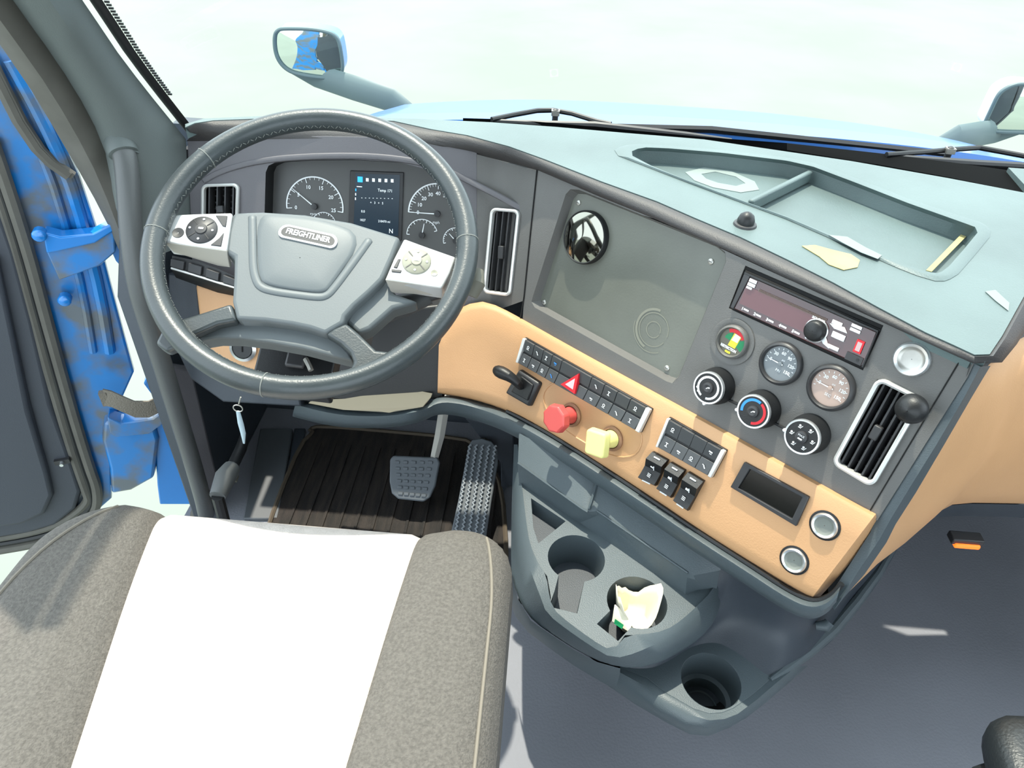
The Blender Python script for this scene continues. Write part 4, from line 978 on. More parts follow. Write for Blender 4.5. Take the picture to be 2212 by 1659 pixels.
# black display
cs = [(1608, 998), (1748, 1074), (1720, 1137), (1578, 1052)]
Fb = FA.sub(1664, 1066, HT); t = thing('display_panel', 'blank black display in a grey frame on the tan panel', 'display', Fb)
C4 = [Fb.at(a, b_, .004) for a, b_ in cs]; I4 = [Fb.at(a, b_, .004) for a, b_ in [(1620, 1013), (1733, 1074), (1711, 1121), (1594, 1054)]]
MB().prism([(p.x, p.y) for p in C4], -.002, .005, DGREY, holes=[[(p.x, p.y) for p in I4]]).build('display_frame', t, bevel=.001)
MB().prism([(p.x, p.y) for p in I4], -.001, .001, LCD).build('display_glass', t, smooth=False)
for (a, b_, l) in ((1782, 1135, 'chrome-ringed socket beside the black display'), (1716, 1210, 'chrome-ringed socket near the lower right corner of the tan panel')):
    F_ = FA.sub(a, b_, HT); t = thing('power_socket', l, 'socket', F_, 'round dash sockets'); socket(t, .0175, mat('socket_grey', (120, 124, 118), .4))
    MB().lathe([(.0205, -.001), (.0205, .001), (.0175, .0014)], BLK, 30, cap=False).build('socket_collar', t, angle=50)
# brake knobs
def brake(px, py, label, m_, shape, cat_):
    h = .045; F_ = FA.sub(px, py, HT + h); t = thing('parking_brake_valve', label, cat_, F_)
    if shape == 'oct':
        pr = [(.0245 * (1.08 if k % 2 == 0 else .98) * math.cos(k * PI / 8), .0245 * (1.08 if k % 2 == 0 else .98) * math.sin(k * PI / 8)) for k in range(16)]
    else: pr = [(p[0], p[1]) for p in rrect(.040, .044, .006, 3)]; a_ = .3; pr = [(x * math.cos(a_) - y * math.sin(a_), x * math.sin(a_) + y * math.cos(a_)) for x, y in pr]
    MB().prism(pr, -.012, 0.004, m_, ins=.002).build('knob_head', t, bevel=.003, seg=3)
    MB().lathe([(.015, -h + .004), (.0135, -h + .012), (.012, -.012)], m_, 24).build('knob_neck', t)
    MB().lathe([(.021, -h), (.021, -h + .003), (.0165, -h + .005), (.016, -h + .001)], mat('knob_collar_tan', (150, 112, 84), .5), 28, cap=False).build('knob_collar', t, angle=50)
brake(1198, 905, 'red eight-sided parking brake knob on the tan panel', RED, 'oct', 'knob')
brake(1287, 958, 'pale yellow square parking brake knob beside the red one', YEL, 'sq', 'knob')
# trailer brake lever
F_ = FA.sub(1138, 842, HT + .010); t = thing('hand_lever', 'black trailer hand lever in a grey gate, left of the red knob', 'lever', F_)
cs = [(1118, 796), (1166, 828), (1142, 882), (1088, 850)]; C4 = [F_.at(a, b_, 0) for a, b_ in cs]
MB().prism([(p.x, p.y) for p in C4], -.022, .0, DGREY, ins=.003).build('lever_base', t, bevel=.004)
C5 = [F_.at(a, b_, 0.002) for a, b_ in [(1126, 812), (1152, 832), (1140, 866), (1104, 846)]]
MB().prism([(p.x, p.y) for p in C5], -.001, .003, BLK).build('lever_gate', t, bevel=.002)
L_ = [F_.at(1126, 838, .0), F_.at(1118, 826, .018), F_.at(1100, 812, .028), F_.at(1082, 804, .030), F_.at(1068, 798, .030)]
MB().tube(L_, [.008, .008, .010, .013, .009], BLK, 14, flat=((0, 0, 1), 1.2)).build('lever_handle', t, sub=1)
# switch pod left of the column
t = thing('headlight_switch_pod', 'curved dark pod of light switches below the left wheel spoke', 'switches', CL.sub(440, 590, 0.05))
Fp = CL.sub(440, 590, 0.05)
up_ = [(372, 552), (420, 562), (470, 580), (510, 598), (560, 612)]; md = [(370, 577), (420, 592), (470, 608), (510, 620), (560, 628)]; lo = [(380, 600), (430, 618), (470, 632), (510, 640), (560, 645)]
rows = []
for L3, h in ((up_, -.03), (up_, 0.0), (md, 0.0), ([(a, b_ + 4) for a, b_ in md], .004), (lo, -.01), (lo, -.05)): rows.append([Fp.at(a, b_, h) for a, b_ in L3])
MB().grid(rows, BLK).build('pod_body', t, angle=40)
MB().tube([Fp.at(a, b_ + 2, .004) for a, b_ in md], .0022, SILV, 6).build('pod_trim', t)
for i in range(4):
    a = .04 + i * .2; pu = [Vector(p + (0,)) for p in up_]; pm = [Vector(p + (0,)) for p in md]
    uu = lerp_list(pu, 21); mm_ = lerp_list(pm, 21); i0 = int(a * 20); i1 = i0 + 3
    Q = [Fp.at(*uu[i0].lerp(mm_[i0], .25)[:2], .001), Fp.at(*uu[i1].lerp(mm_[i1], .25)[:2], .001), Fp.at(*uu[i1].lerp(mm_[i1], .9)[:2], .001), Fp.at(*uu[i0].lerp(mm_[i0], .9)[:2], .001)]
    MB().prism([(p.x, p.y) for p in Q], 0, .006, DGREY).build('pod_button', t, bevel=.001)
# ignition switch on the tan knee panel
F_ = CL.sub(526, 752, .032); t = thing('ignition_switch', 'round chrome-ringed ignition switch in the tan knee panel', 'ignition switch', F_)
MB().lathe([(.026, 0), (.026, .004), (.020, .007), (.019, .002)], CHR, 32, cap=False).build('ignition_ring', t, angle=50)
MB().lathe([(.0195, 0), (.018, .006), (.0005, .006)], BLK, 28, cap=False).box((0, 0, .007), (.002, .012, .002), DEEP).build('key_slot', t, angle=40)
# ================================================================== STEERING WHEEL
sw = thing('steering_wheel', 'black leather four-spoke steering wheel with a grey hub and silver switch pods', 'steering wheel', WH)
def W(a, b_, h=0.0): return WH.at(a, b_, h)
RC, RT = 0.2195, 0.0158
rim = MB(); rows = []
for i in range(144):
    t = 2 * PI * i / 144; row = []
    for k in range(18):
        a = 2 * PI * k / 18; rr = RC + RT * math.cos(a); zz = RT * 1.08 * math.sin(a)
        row.append(Vector((rr * math.cos(t), rr * math.sin(t), zz)))
    rows.append(row)
rows.append(rows[0])
for r0, r1 in zip(rows[:-1], rows[1:]): pass
rim.grid(rows[:-1] + [rows[0]], LEATH, closed=True); rimo = rim.build('rim', sw, angle=80, label='worn black leather rim')
stc = MB()
N = 210
for i in range(N):
    t = 2 * PI * (i + .5) / N
    a = math.radians(172); c = Vector(((RC - RT * .99) * math.cos(t), (RC - RT * .99) * math.sin(t), RT * .12))
    tz = Vector((-math.sin(t), math.cos(t), 0)); sg = 1 if i % 2 else -1
    stc.tube([c - tz * .0018 + Vector((0, 0, .0022 * sg)), c + tz * .0018 - Vector((0, 0, .0022 * sg))], .00055, STITCH, 4)
for pp in ((433, 331), (565, 855), (1030, 520), (330, 500)):
    p = W(*pp); t = math.atan2(p.y, p.x)
    stc.tube([Vector(((RC + RT * 1.0 * math.cos(a)) * math.cos(t), (RC + RT * 1.0 * math.cos(a)) * math.sin(t), RT * 1.09 * math.sin(a))) for a in [PI * 2 * k / 20 for k in range(20)]], .0009, STITCH, 5, closed=True)
stc.build('stitching', rimo)
HZ = -0.012
hubp = [(503, 459), (535, 457), (567, 456), (658, 462), (758, 479), (865, 512), (858, 530), (848, 556), (831, 594), (826, 604), (800, 630), (766, 660), (746, 682), (742, 698), (702, 721), (668, 709), (630, 701), (572, 693), (519, 690), (510, 690), (501, 650), (504, 600), (505, 554), (491, 546), (487, 541), (492, 500)]
hb = MB(); hb.prism([tuple(W(a, b_, HZ)[:2]) for a, b_ in hubp], -.06, HZ, HUB)
hubo = hb.build('hub', sw, bevel=.006, seg=3)
cr = [(545, 465), (546, 520), (547, 578), (553, 605), (563, 622), (590, 630), (640, 637), (690, 643), (706, 639), (718, 628), (760, 572), (800, 516)]
ci = [(560, 462), (556, 520), (560, 575), (565, 600), (575, 612), (600, 619), (645, 625), (686, 630), (697, 627), (706, 617), (745, 565), (786, 508)]
cr = [(p.x, p.y) for p in smooth_poly([Vector(p + (0,)) for p in cr], 2, False)]
MB().tube([W(a, b_, HZ - .0005) for a, b_ in cr], [.001] + [.0032] * (len(cr) - 2) + [.001], HUB, 8, flat=((0, 0, 1), 2.0)).build('hub_crease', hubo, angle=80)
# airbag cover pillow inside the crease
pw = [(p.x, p.y) for p in smooth_poly([Vector(p + (0,)) for p in [(553, 466), (600, 464), (700, 474), (790, 510), (716, 618), (700, 634), (640, 628), (575, 616), (558, 600)]], 2)]
c2 = Vector((sum(p[0] for p in pw) / len(pw), sum(p[1] for p in pw) / len(pw)))
rows = []
for f, dz in ((1, .0002), (.97, .002), (.9, .0032), (.6, .0045), (.3, .005), (.01, .005)):
    rows.append([W(c2.x + (a - c2.x) * f, c2.y + (b_ - c2.y) * f, HZ + dz) for a, b_ in pw])
MB().grid(rows, HUB, closed=True).build('airbag_cover', hubo, angle=80)
# badge
bc = W(665, 513, HZ + .006); ang = -.11
bd = MB(); T = Matrix.Translation((bc.x, bc.y, HZ + .003)) @ Matrix.Rotation(ang, 4, 'Z')
ov = [(x, y + .004 * (1 - (x / .045) ** 2)) for x, y in rrect(.086, .0225, .0105, 6)]
bd.prism(ov, 0, .004, CHR, T=T); bd.prism([(x * .92, (y - .002) * .74 + .002) for x, y in ov], .004, .0042, DGREY, T=T)
bdo = bd.build('badge', hubo, bevel=.0008, label='chrome oval badge')
tx = MB(); tx.add([], [], CHR); textverts(tx, 'FREIGHTLINER', .0125, CHR, (0, .0022, .0), sx=.80, bold=.0003)
tx.v = [T @ (v + Vector((0, 0, .0048))) for v in tx.v]
tx.build('badge_lettering', bdo, smooth=False)
# silver pods
def pod(top, low, dz, name_):
    m = MB(); a = [W(x, y, HZ + .004) for x, y in top]
    m.prism([(p.x, p.y) for p in a], HZ - .03, HZ + .004, SILV); o = m.build(name_, sw, bevel=.003, seg=3, label='silver switch pod'); return o
def slopeface(o_, edge, low):
    pass
P1 = [(379, 463), (430, 461), (501, 459), (495, 500), (489, 541), (420, 532), (354, 523), (357, 508), (366, 484)]
lp_ = pod(P1, None, 0, 'left_pod')
P2 = [(873, 515), (925, 534), (985, 555), (972, 590), (955, 622), (890, 612), (832, 603), (850, 560)]
rp_ = pod(P2, None, 0, 'right_pod')
for pts, par in (([(354, 524), (489, 542), (497, 578), (470, 574), (375, 545)], lp_), ([(832, 604), (955, 622), (948, 638), (845, 633)], rp_)):
    m = MB(); a = W(*pts[0], HZ + .003); b2 = W(*pts[1], HZ + .003)
    L = [a, b2] + [W(x, y, HZ - .022) for x, y in pts[2:]]
    m.add(L + [p + Vector((0, .006, -.004)) for p in L], [tuple(range(len(L))), tuple(range(2 * len(L) - 1, len(L) - 1, -1))] + [(i, len(L) + i, len(L) + (i + 1) % len(L), (i + 1) % len(L)) for i in range(len(L))], mat('pod_skirt', (176, 170, 160), .4))
    m.build('pod_skirt', par, bevel=.001)
def pad_(cx, cy, r, par, m_, mk, sec):
    c = W(cx, cy, HZ + .004)
    o = MB().lathe([(r, 0), (r * .99, .002), (r * .93, .0035), (.0005, .004)], m_, 36, c=(c.x, c.y, HZ + .003), cap=False).build('thumb_pad', par, angle=50)
    g = MB()
    for k in range(4):
        a = PI / 2 * k; x, y = c.x + r * .72 * math.cos(a), c.y + r * .72 * math.sin(a)
        g.lathe([(.0018, 0), (.0016, .0004)], WHT, 8, c=(x, y, HZ + .0073))
        a += PI / 4; bar(g, (c.x + r * .42 * math.cos(a), c.y + r * .42 * math.sin(a)), (c.x + r * .92 * math.cos(a), c.y + r * .92 * math.sin(a)), .0012, sec, HZ + .0073)
    g.lathe([(r * .38, 0), (r * .35, .0016), (.0005, .002)], m_, 24, c=(c.x, c.y, HZ + .007), cap=False); bar(g, (c.x - .003, c.y), (c.x + .004, c.y), .003, WHT, HZ + .0095)
    g.build('pad_marking', o, smooth=False)
pad_(436, 497, .0225, lp_, DGREY, WHT, BLK)
pad_(900, 565, .021, rp_, mat('pad_silver', (150, 148, 132), .35), WHT, DGREY)
c = W(385, 503, HZ + .004); MB().lathe([(.0085, 0), (.008, .002), (.0005, .001)], DGREY, 20, c=(c.x, c.y, HZ + .003), cap=False).build('round_button', lp_)
c = W(938, 590, HZ + .004); MB().lathe([(.0055, 0), (.005, .002), (.0005, .001)], mat('pad_silver', (150, 148, 132), .35), 20, c=(c.x, c.y, HZ + .003), cap=False).build('round_button', rp_)
for P, par in (([(466, 466), (492, 467), (488, 491), (481, 489)], lp_), ([(484, 503), (478, 533), (455, 530), (474, 515)], lp_), ([(866, 560), (858, 580), (850, 578), (860, 560)], rp_), ([(868, 584), (846, 582), (846, 588), (866, 590)], rp_)):
    MB().prism([tuple(W(a, b_, HZ + .004)[:2]) for a, b_ in P], HZ + .003, HZ + .0055, DGREY).build('corner_button', par, bevel=.0008)
# lower spokes with their dark skirts
S1 = [(388, 690), (440, 674), (500, 655), (512, 692), (470, 700), (420, 722), (395, 745), (360, 760), (335, 742), (350, 712)]
S2 = [(702, 722), (722, 708), (748, 697), (775, 720), (812, 756), (850, 760), (880, 775), (840, 805), (780, 820), (748, 812), (764, 782), (756, 762), (735, 742)]
for P in (S1, S2):
    MB().prism([tuple(W(a, b_, HZ - .002)[:2]) for a, b_ in P], HZ - .02, HZ - .001, LEATH).build('spoke', sw, bevel=.005, seg=3)
A_ = [(420, 722), (470, 700), (519, 691), (572, 694), (630, 702), (702, 722), (735, 742), (756, 762), (764, 782), (720, 772), (655, 755), (583, 742), (520, 734), (470, 733), (440, 738), (432, 748), (405, 745)]
MB().prism([tuple(W(a, b_, HZ - .024)[:2]) for a, b_ in A_], HZ - .050, HZ - .020, HUB).build('lower_skirt', sw, bevel=.006, seg=3)
A_ = [(745, 695), (766, 660), (800, 630), (826, 604), (848, 600), (850, 633), (870, 640), (905, 652), (850, 668), (800, 712), (775, 722)]
MB().prism([tuple(W(a, b_, HZ - .02)[:2]) for a, b_ in A_], HZ - .050, HZ - .018, HUB).build('right_skirt', sw, bevel=.006, seg=3)
# steering column behind the hub
t = thing('steering_shroud', 'dark steering column shroud running from the wheel hub into the dash', 'steering shroud', WH)
m = MB(); rr = []
for z, hw_, y0, y1 in ((-.055, .075, -.055, .06), (-.09, .085, -.065, .07), (-.16, .082, -.07, .065), (-.24, .07, -.07, .05)):
    rr.append([Vector((x - .01, y + (y0 + y1) / 2 + .0, z)) for x, y in rrect(hw_ * 2, (y1 - y0), .03, 4)])
m.grid(rr, mat('column_grey', (70, 72, 74), .5), closed=True); m.add(rr[0], [tuple(range(len(rr[0])))], DGREY); m.build('column_shroud', t, angle=50)
m = MB(); m.tube([W(800, 690, -.09), W(870, 660, -.08), W(930, 640, -.07)], [.014, .018, .012], mat('column_grey', (70, 72, 74), .5), 12); m.build('stalk', t)
m = MB(); m.tube([W(930, 640, -.06), W(985, 625, -.05), W(1030, 612, -.045)], [.008, .008, .010], DGREY, 10)
m.tube([W(1018, 640, -.05), W(1030, 612, -.042), W(1034, 585, -.042)], [.009, .013, .008], BEIGE, 12); m.build('shift_stalk', t, label='shift stalk with a beige knob')
m = MB(); m.box(W(645, 790, -.16), (.12, .10, .04), BLK); m.box(W(640, 775, -.135), (.03, .03, .01), DGREY); m.build('tilt_bracket', t, bevel=.004)
m = MB(); m.tube([W(660, 775, -.12), W(668, 790, -.12), W(672, 800, -.12)], .004, STEEL, 8); m.build('tilt_lever', t)

# ================================================================== GRAB BAR
Gp = [X(262, 318, -0.715), X(272, 345, -0.705), X(278, 420, -0.70), X(284, 520, -0.70), X(298, 620, -0.70), X(322, 700, -0.70), X(352, 790, -0.70), X(385, 900, -0.70), X(412, 985, -0.70), X(438, 1075, -0.70), X(445, 1110, -0.71)]
Gp = smooth_poly(Gp, 2, False)
t = thing('grab_bar', 'long grey grab bar running down the windshield pillar beside the open door', 'grab bar', loc=Gp[0])
MB().tube([p - Gp[0] for p in Gp], [.019 - .002 * (i / len(Gp)) for i in range(len(Gp))], mat('grab_bar_grey', (82, 84, 84), .42, bump=.15), 20).build('bar', t)
d = (Gp[3] - Gp[0]).normalized(); Rb = d.to_track_quat('Z', 'Y').to_matrix()
MB().lathe([(.0235, -.012), (.0245, .004), (.0235, .012), (.018, .014)], PILL, 24, R=Rb).build('upper_socket', t, angle=50)
ms = MB(); ms.tube([X(262, 220, -.715) - Gp[0], X(272, 265, -.712) - Gp[0], X(274, 300, -.712) - Gp[0], X(270, 326, -.714) - Gp[0]], [.003, .014, .021, .024], PILL, 16); ms.build('socket_cover', t)

# ================================================================== FOOTWELL
mp_ = [(677, 936), (668, 928), (690, 922), (800, 930), (1000, 948), (1030, 965), (1062, 1005), (1085, 1060), (1095, 1200), (1090, 1320), (560, 1200), (600, 1080), (650, 960)]
P = [Z(a, b_, 0.008) for a, b_ in mp_]; m0 = P[0].copy(); m0.z = 0
mt = thing('floor_mat', 'dark ribbed rubber floor mat under the pedals', 'floor mat', loc=m0)
Q = smooth_poly([Vector((p.x - m0.x, p.y - m0.y, 0)) for p in P], 1)
MB().prism([(p.x, p.y) for p in Q], 0.001, .010, MATM).build('mat_sheet', mt)
MB().tube([Vector((p.x, p.y, .010)) for p in Q], .006, mat('mat_edge', (84, 74, 62), .8), 6, closed=True).build('mat_edge', mt)
m = MB()
cenm = sum(Q, Vector()) / len(Q)
xs = [p.x for p in Q]; ys = [p.y for p in Q]
for i in range(13):
    x = min(xs) + .05 + i * (max(xs) - min(xs) - .1) / 12; m.box((x, (max(ys) + min(ys)) / 2 + .03, .011), (.006, (max(ys) - min(ys)) * .62, .004), MATM)
m.build('mat_ribs', mt)
# treadle accelerator
A = [(1012, 962), (1020, 950), (1040, 946), (1062, 953), (1075, 968), (1076, 1000), (1062, 1080), (1050, 1160), (1040, 1230), (1030, 1260), (960, 1240), (972, 1160), (990, 1080), (1003, 1010)]
ac = Frame(Z(1030, 1200, .03), (1, 0.06, 0), (-0.02, .80, .42))
t = thing('accelerator_pedal', 'long grey ribbed accelerator pedal to the right of the brake pedal', 'pedal', ac)
MB().prism([tuple(ac.at(a, b_, .012)[:2]) for a, b_ in A], 0, .012, PEDAL).build('pedal_plate', t, bevel=.003)
m = MB(); a0, a1 = ac.at(1000, 1240, .012), ac.at(1050, 955, .012)
for k in range(5):
    f = k / 4 - .5; pts = []
    for i in range(60):
        s_ = i / 59; c = ac.at(1002 + (1045 - 1002) * s_ - 2, 1235 + (962 - 1235) * s_, .013); pts.append(Vector((c.x + f * .060 + .0022 * (1 if i % 2 else -1), c.y, .0145)))
    m.tube(pts, .0030, mat('pedal_rib', (136, 142, 148), .6), 5)
m.build('tread_ribs', t); m = MB(); m.tube([ac.at(1052, 930, -.03), ac.at(1045, 960, -.01)], .012, BEIGE, 10); m.build('pedal_pivot', t)
# brake pedal
bf = Frame(Z(890, 1060, .07) , (1, .03, 0), (0, .72, .69))
t = thing('brake_pedal', 'square grey rubber brake pedal hanging on a steel arm', 'pedal', bf)
Bp = [(842, 992), (850, 984), (945, 988), (950, 1000), (940, 1050), (928, 1075), (915, 1084), (860, 1078), (846, 1066), (841, 1040)]
MB().prism([tuple(bf.at(a, b_, .016)[:2]) for a, b_ in Bp], 0, .016, PEDAL).build('pedal_pad', t, bevel=.004, seg=3)
m = MB(); P0 = bf.at(848, 992, .017); P1_ = bf.at(940, 992, .017); P3 = bf.at(860, 1072, .017); P2_ = bf.at(920, 1078, .017)
for i in range(5):
    for j in range(6):
        u, v = (i + .5) / 5, (j + .5) / 6; p = P0.lerp(P1_, u).lerp(P3.lerp(P2_, u), v); m.box(p, (.011, .007, .003), PEDAL)
m.build('pad_studs', t, bevel=.001)
arm_ = [bf.at(938, 990, .004), bf.at(950, 940, .055), bf.at(958, 890, .11), bf.at(960, 850, .16)]
MB().tube(arm_, [.010, .012, .012, .012], mat('pale_arm_steel', (205, 202, 194), .45, metal=.3), 4, flat=((1, 0, 0), .7)).build('pedal_arm', t, bevel=.001)
# dead pedal strip and lever at the left
q0 = [Z(562, 925, .02), Z(632, 925, .02), Z(600, 1120, .01), Z(525, 1120, .01)]
o = thing('foot_rest', 'grey sloping foot rest at the left of the rubber mat', 'foot rest', loc=Vector((q0[0].x, q0[0].y, 0)))
b0 = Vector((q0[0].x, q0[0].y, 0))
MB().slab([p - b0 for p in q0], (0, 0, -.018), mat('foot_rest_grey', (84, 88, 92), .6)).build('rest_plate', o, bevel=.003)
MB().slab([p - b0 for p in (Z(636, 925, .012), Z(660, 925, .012), Z(625, 1120, .004), Z(604, 1120, .004))], (0, 0, -.01), SLATE2).build('rest_step', o, bevel=.002)
base = X(470, 1075, -.60)
t = thing('floor_lever', 'grey-handled lever standing at the left of the driver seat', 'lever', loc=base)
Lp = [X(470, 1072, -.60), X(487, 1030, -.60), X(500, 1012, -.60)]
MB().tube([p - base for p in Lp], [.016, .021, .018], mat('lever_grey', (96, 98, 98), .5), 14).build('lever_grip', t)
MB().tube([X(500, 1012, -.60) - base, X(520, 970, -.60) - base, X(530, 940, -.60) - base], [.012, .012, .010], BLK, 12).build('lever_shaft', t)
MB().tube([X(505, 1022, -.595) - base, X(512, 1030, -.59) - base, X(508, 1040, -.59) - base], .004, BEIGE, 8).build('lever_clip', t)
MB().tube([X(470, 1072, -.60) - base, Vector((-.01, 0, -base.z))], .012, BLK, 10).build('lever_foot', t)
k0 = Y(516, 872, 1.00)
t = thing('key_ring', 'wire key ring with a pale blue-white tag hanging below the wheel', 'key ring', loc=k0)
def K(a, b_, y=1.0): return Y(a, b_, y) - k0
cr = K(514, 882); MB().tube([cr + Vector((.009 * math.cos(a), 0, .0085 * math.sin(a))) for a in [2 * PI * i / 20 for i in range(20)]], .0012, STEEL, 6, closed=True).build('ring', t)
MB().tube([K(520, 858, 1.0), K(516, 872, 1.0)], .0015, STEEL, 6).build('chain', t)
MB().tube([K(514, 888), K(520, 915), K(525, 935), K(527, 958)], [.004, .006, .0055, .002], mat('pale_tag', (182, 200, 208), .5), 8, flat=((1, 0, 0), .4)).build('tag', t)

# ================================================================== CONSOLE WITH CUP HOLDERS
Z1, Z2 = 0.39, 0.29
KO = Vector((0.15, 0.62, 0.30))
con = thing('cup_holder_console', 'slate grey storage console with three cup holders bulging out below the tan panel', 'console', loc=KO)
def Kz(a, b_, z): return Z(a, b_, z) - KO
T1o = [(1136, 1122), (1144, 1173), (1161, 1215), (1182, 1245), (1190, 1290), (1189, 1312), (1241, 1355), (1313, 1405), (1330, 1400), (1350, 1372), (1385, 1372), (1427, 1367), (1465, 1346), (1503, 1312), (1541, 1274), (1545, 1262), (1482, 1222), (1300, 1098), (1180, 1018), (1125, 985), (1122, 1000)]
w1, w2, w3 = (1245, 1205), (1376, 1300), (1536, 1470)
def wellr(c, z, r=.0469): # circle in plan at height z
    p = Z(c[0], c[1], z); return [(p.x - KO.x + r * math.cos(t), p.y - KO.y + r * math.sin(t)) for t in [2 * PI * k / 36 for k in range(36)]], p - KO
c1, p1 = wellr(w1, Z1); c2_, p2 = wellr(w2, Z1); c3, p3 = wellr(w3, Z2, .0463)
tri_ = [tuple(Kz(a, b_, Z1)[:2]) for a, b_ in [(1147, 1076), (1222, 1126), (1163, 1174), (1152, 1140)]]
m = MB(); zt1 = Z1 - KO.z
# merge the hand slots into the wells
def slot(c, p, target, wd, r=.0469):
    d = (Vector((target[0] - p.x, target[1] - p.y))).normalized(); q = Vector((-d.y, d.x)); L = (Vector((target[0] - p.x, target[1] - p.y))).length
    an = math.atan2(d.y, d.x); da = math.asin(wd / 2 / r); out = []
    n = 30
    for k in range(n + 1):
        t = an + da + (2 * PI - 2 * da) * k / n; out.append((p.x + r * math.cos(t), p.y + r * math.sin(t)))
    e1 = Vector((p.x, p.y)) + d * L; return out + [tuple(e1 - q * wd / 2), tuple(e1 + q * wd / 2)]
s1 = slot(c1, p1, Kz(1218, 1318, Z1)[:2], .042); s2_ = slot(c2_, p2, Kz(1312, 1366, Z1)[:2], .040)
m.prism([tuple(Kz(a, b_, Z1)[:2]) for a, b_ in T1o], zt1 - .006, zt1, SLATE, holes=[s1, s2_, tri_])
m.build('upper_tray', con, bevel=.002)
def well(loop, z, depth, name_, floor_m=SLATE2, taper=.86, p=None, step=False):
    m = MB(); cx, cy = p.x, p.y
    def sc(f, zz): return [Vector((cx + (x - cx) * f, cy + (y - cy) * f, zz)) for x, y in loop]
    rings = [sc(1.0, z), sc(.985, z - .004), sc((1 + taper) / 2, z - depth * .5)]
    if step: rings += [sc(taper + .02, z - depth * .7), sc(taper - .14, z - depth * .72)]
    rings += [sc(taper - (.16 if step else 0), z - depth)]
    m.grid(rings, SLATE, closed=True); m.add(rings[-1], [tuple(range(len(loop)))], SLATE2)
    o = m.build(name_, con, angle=45)
    if step:
        MB().grid([[Vector((cx + (x - cx) * .62, cy + (y - cy) * .62, z - depth + .001)) for x, y in loop], [Vector((cx + (x - cx) * .58, cy + (y - cy) * .58, z - depth + .003)) for x, y in loop], [Vector((cx + (x - cx) * .54, cy + (y - cy) * .54, z - depth + .001)) for x, y in loop]], SLATE, closed=True).build('well_rib', o)
    return o
well(s1, zt1, .065, 'cup_well', p=p1); well(s2_, zt1, .065, 'cup_well', p=p2)
m = MB(); tp_ = [Vector((x, y, zt1)) for x, y in tri_]; cc = sum(tp_, Vector()) / 4; lw_ = [p.lerp(cc, .12) - Vector((0, 0, .03)) for p in tp_]
m.grid([tp_, lw_], SLATE, closed=True); m.add(lw_, [(0, 1, 2, 3)], SLATE2); m.build('coin_pocket', con, angle=30)
# step wall rising behind the tray to the dash
stp = MB()
Q0 = [(1121, 935), (1250, 1005), (1262, 1012), (1290, 1026), (1470, 1140), (1500, 1160), (1565, 1200)]
Q1 = [(1119, 1000), (1256, 1098), (1270, 1106), (1290, 1104), (1486, 1238), (1498, 1243), (1556, 1232)]
Q2 = [(1118, 1005), (1253, 1106), (1270, 1111), (1291, 1113), (1484, 1248), (1502, 1252), (1553, 1240)]
Q3 = [(1122, 1046), (1228, 1116), (1238, 1123), (1250, 1130), (1480, 1286), (1508, 1276), (1548, 1272)]
stp.grid([[Kz(*q, Z1 + .072) for q in Q0], [Kz(*q, Z1 + .040) for q in Q1], [Kz(*q, Z1 + .033) for q in Q2], [Kz(*q, Z1 - .002) for q in Q3]], SLATE)
stp.build('back_ledge', con, angle=25)
lb2 = MB(); lb2.tube([Kz(*q, Z1 + .0405) for q in Q1[:3]], .0022, SLATE, 6); lb2.build('ledge_bead', con)
lb2 = MB(); lb2.tube([Kz(*q, Z1 + .0405) for q in Q1[3:5]], .0022, SLATE, 6); lb2.build('ledge_bead', con)
lb2 = MB(); lb2.tube([Kz(1292, 1030, Z1 + .072), Kz(1282, 1066, Z1 + .057), Kz(1272, 1100, Z1 + .043)], .0022, SLATE, 6); lb2.build('ledge_bead', con)
# upper bowl body: from tray rim down to the waist line
def walls(name_, loops, m_, angle=50, closed=False, bev=0):
    n = 40; rows = []
    for L, z in loops: rows.append(lerp_list([Kz(a, b_, z) for a, b_ in smooth_poly([Vector(q + (0,)) for q in L], 1, closed) and [(p.x, p.y) for p in smooth_poly([Vector(q + (0,)) for q in L], 1, closed)]], n))
    mm_ = MB().grid(rows, m_, closed=closed); return mm_.build(name_, con, angle=angle)
U0 = [(1118, 960), (1122, 1000), (1136, 1122), (1144, 1173), (1161, 1215), (1182, 1245), (1189, 1312), (1241, 1355), (1313, 1405), (1330, 1400), (1350, 1372), (1427, 1367), (1465, 1346), (1503, 1312), (1541, 1274), (1554, 1232)]
U1 = [(1114, 960), (1116, 1010), (1122, 1110), (1130, 1180), (1150, 1245), (1168, 1290), (1180, 1325), (1235, 1368), (1313, 1419), (1335, 1422), (1375, 1410), (1430, 1385), (1470, 1362), (1510, 1325), (1548, 1285), (1560, 1235)]
U2 = [(1110, 960), (1108, 1020), (1108, 1110), (1112, 1190), (1128, 1260), (1148, 1310), (1172, 1348), (1230, 1392), (1290, 1426), (1340, 1440), (1390, 1440), (1435, 1425), (1480, 1398), (1520, 1370), (1555, 1320), (1562, 1240)]
U3 = [(1110, 980), (1106, 1060), (1104, 1160), (1104, 1240), (1118, 1290), (1146, 1338), (1180, 1362), (1240, 1402), (1290, 1428), (1340, 1442), (1390, 1442), (1435, 1428), (1480, 1402), (1520, 1374), (1555, 1325), (1562, 1245)]
walls('upper_bowl', [(U0, Z1 - .002), (U0, Z1 + .003), (U1, Z1 - .003), (U2, Z1 - .035), (U3, Z1 - .06)], SLATE)
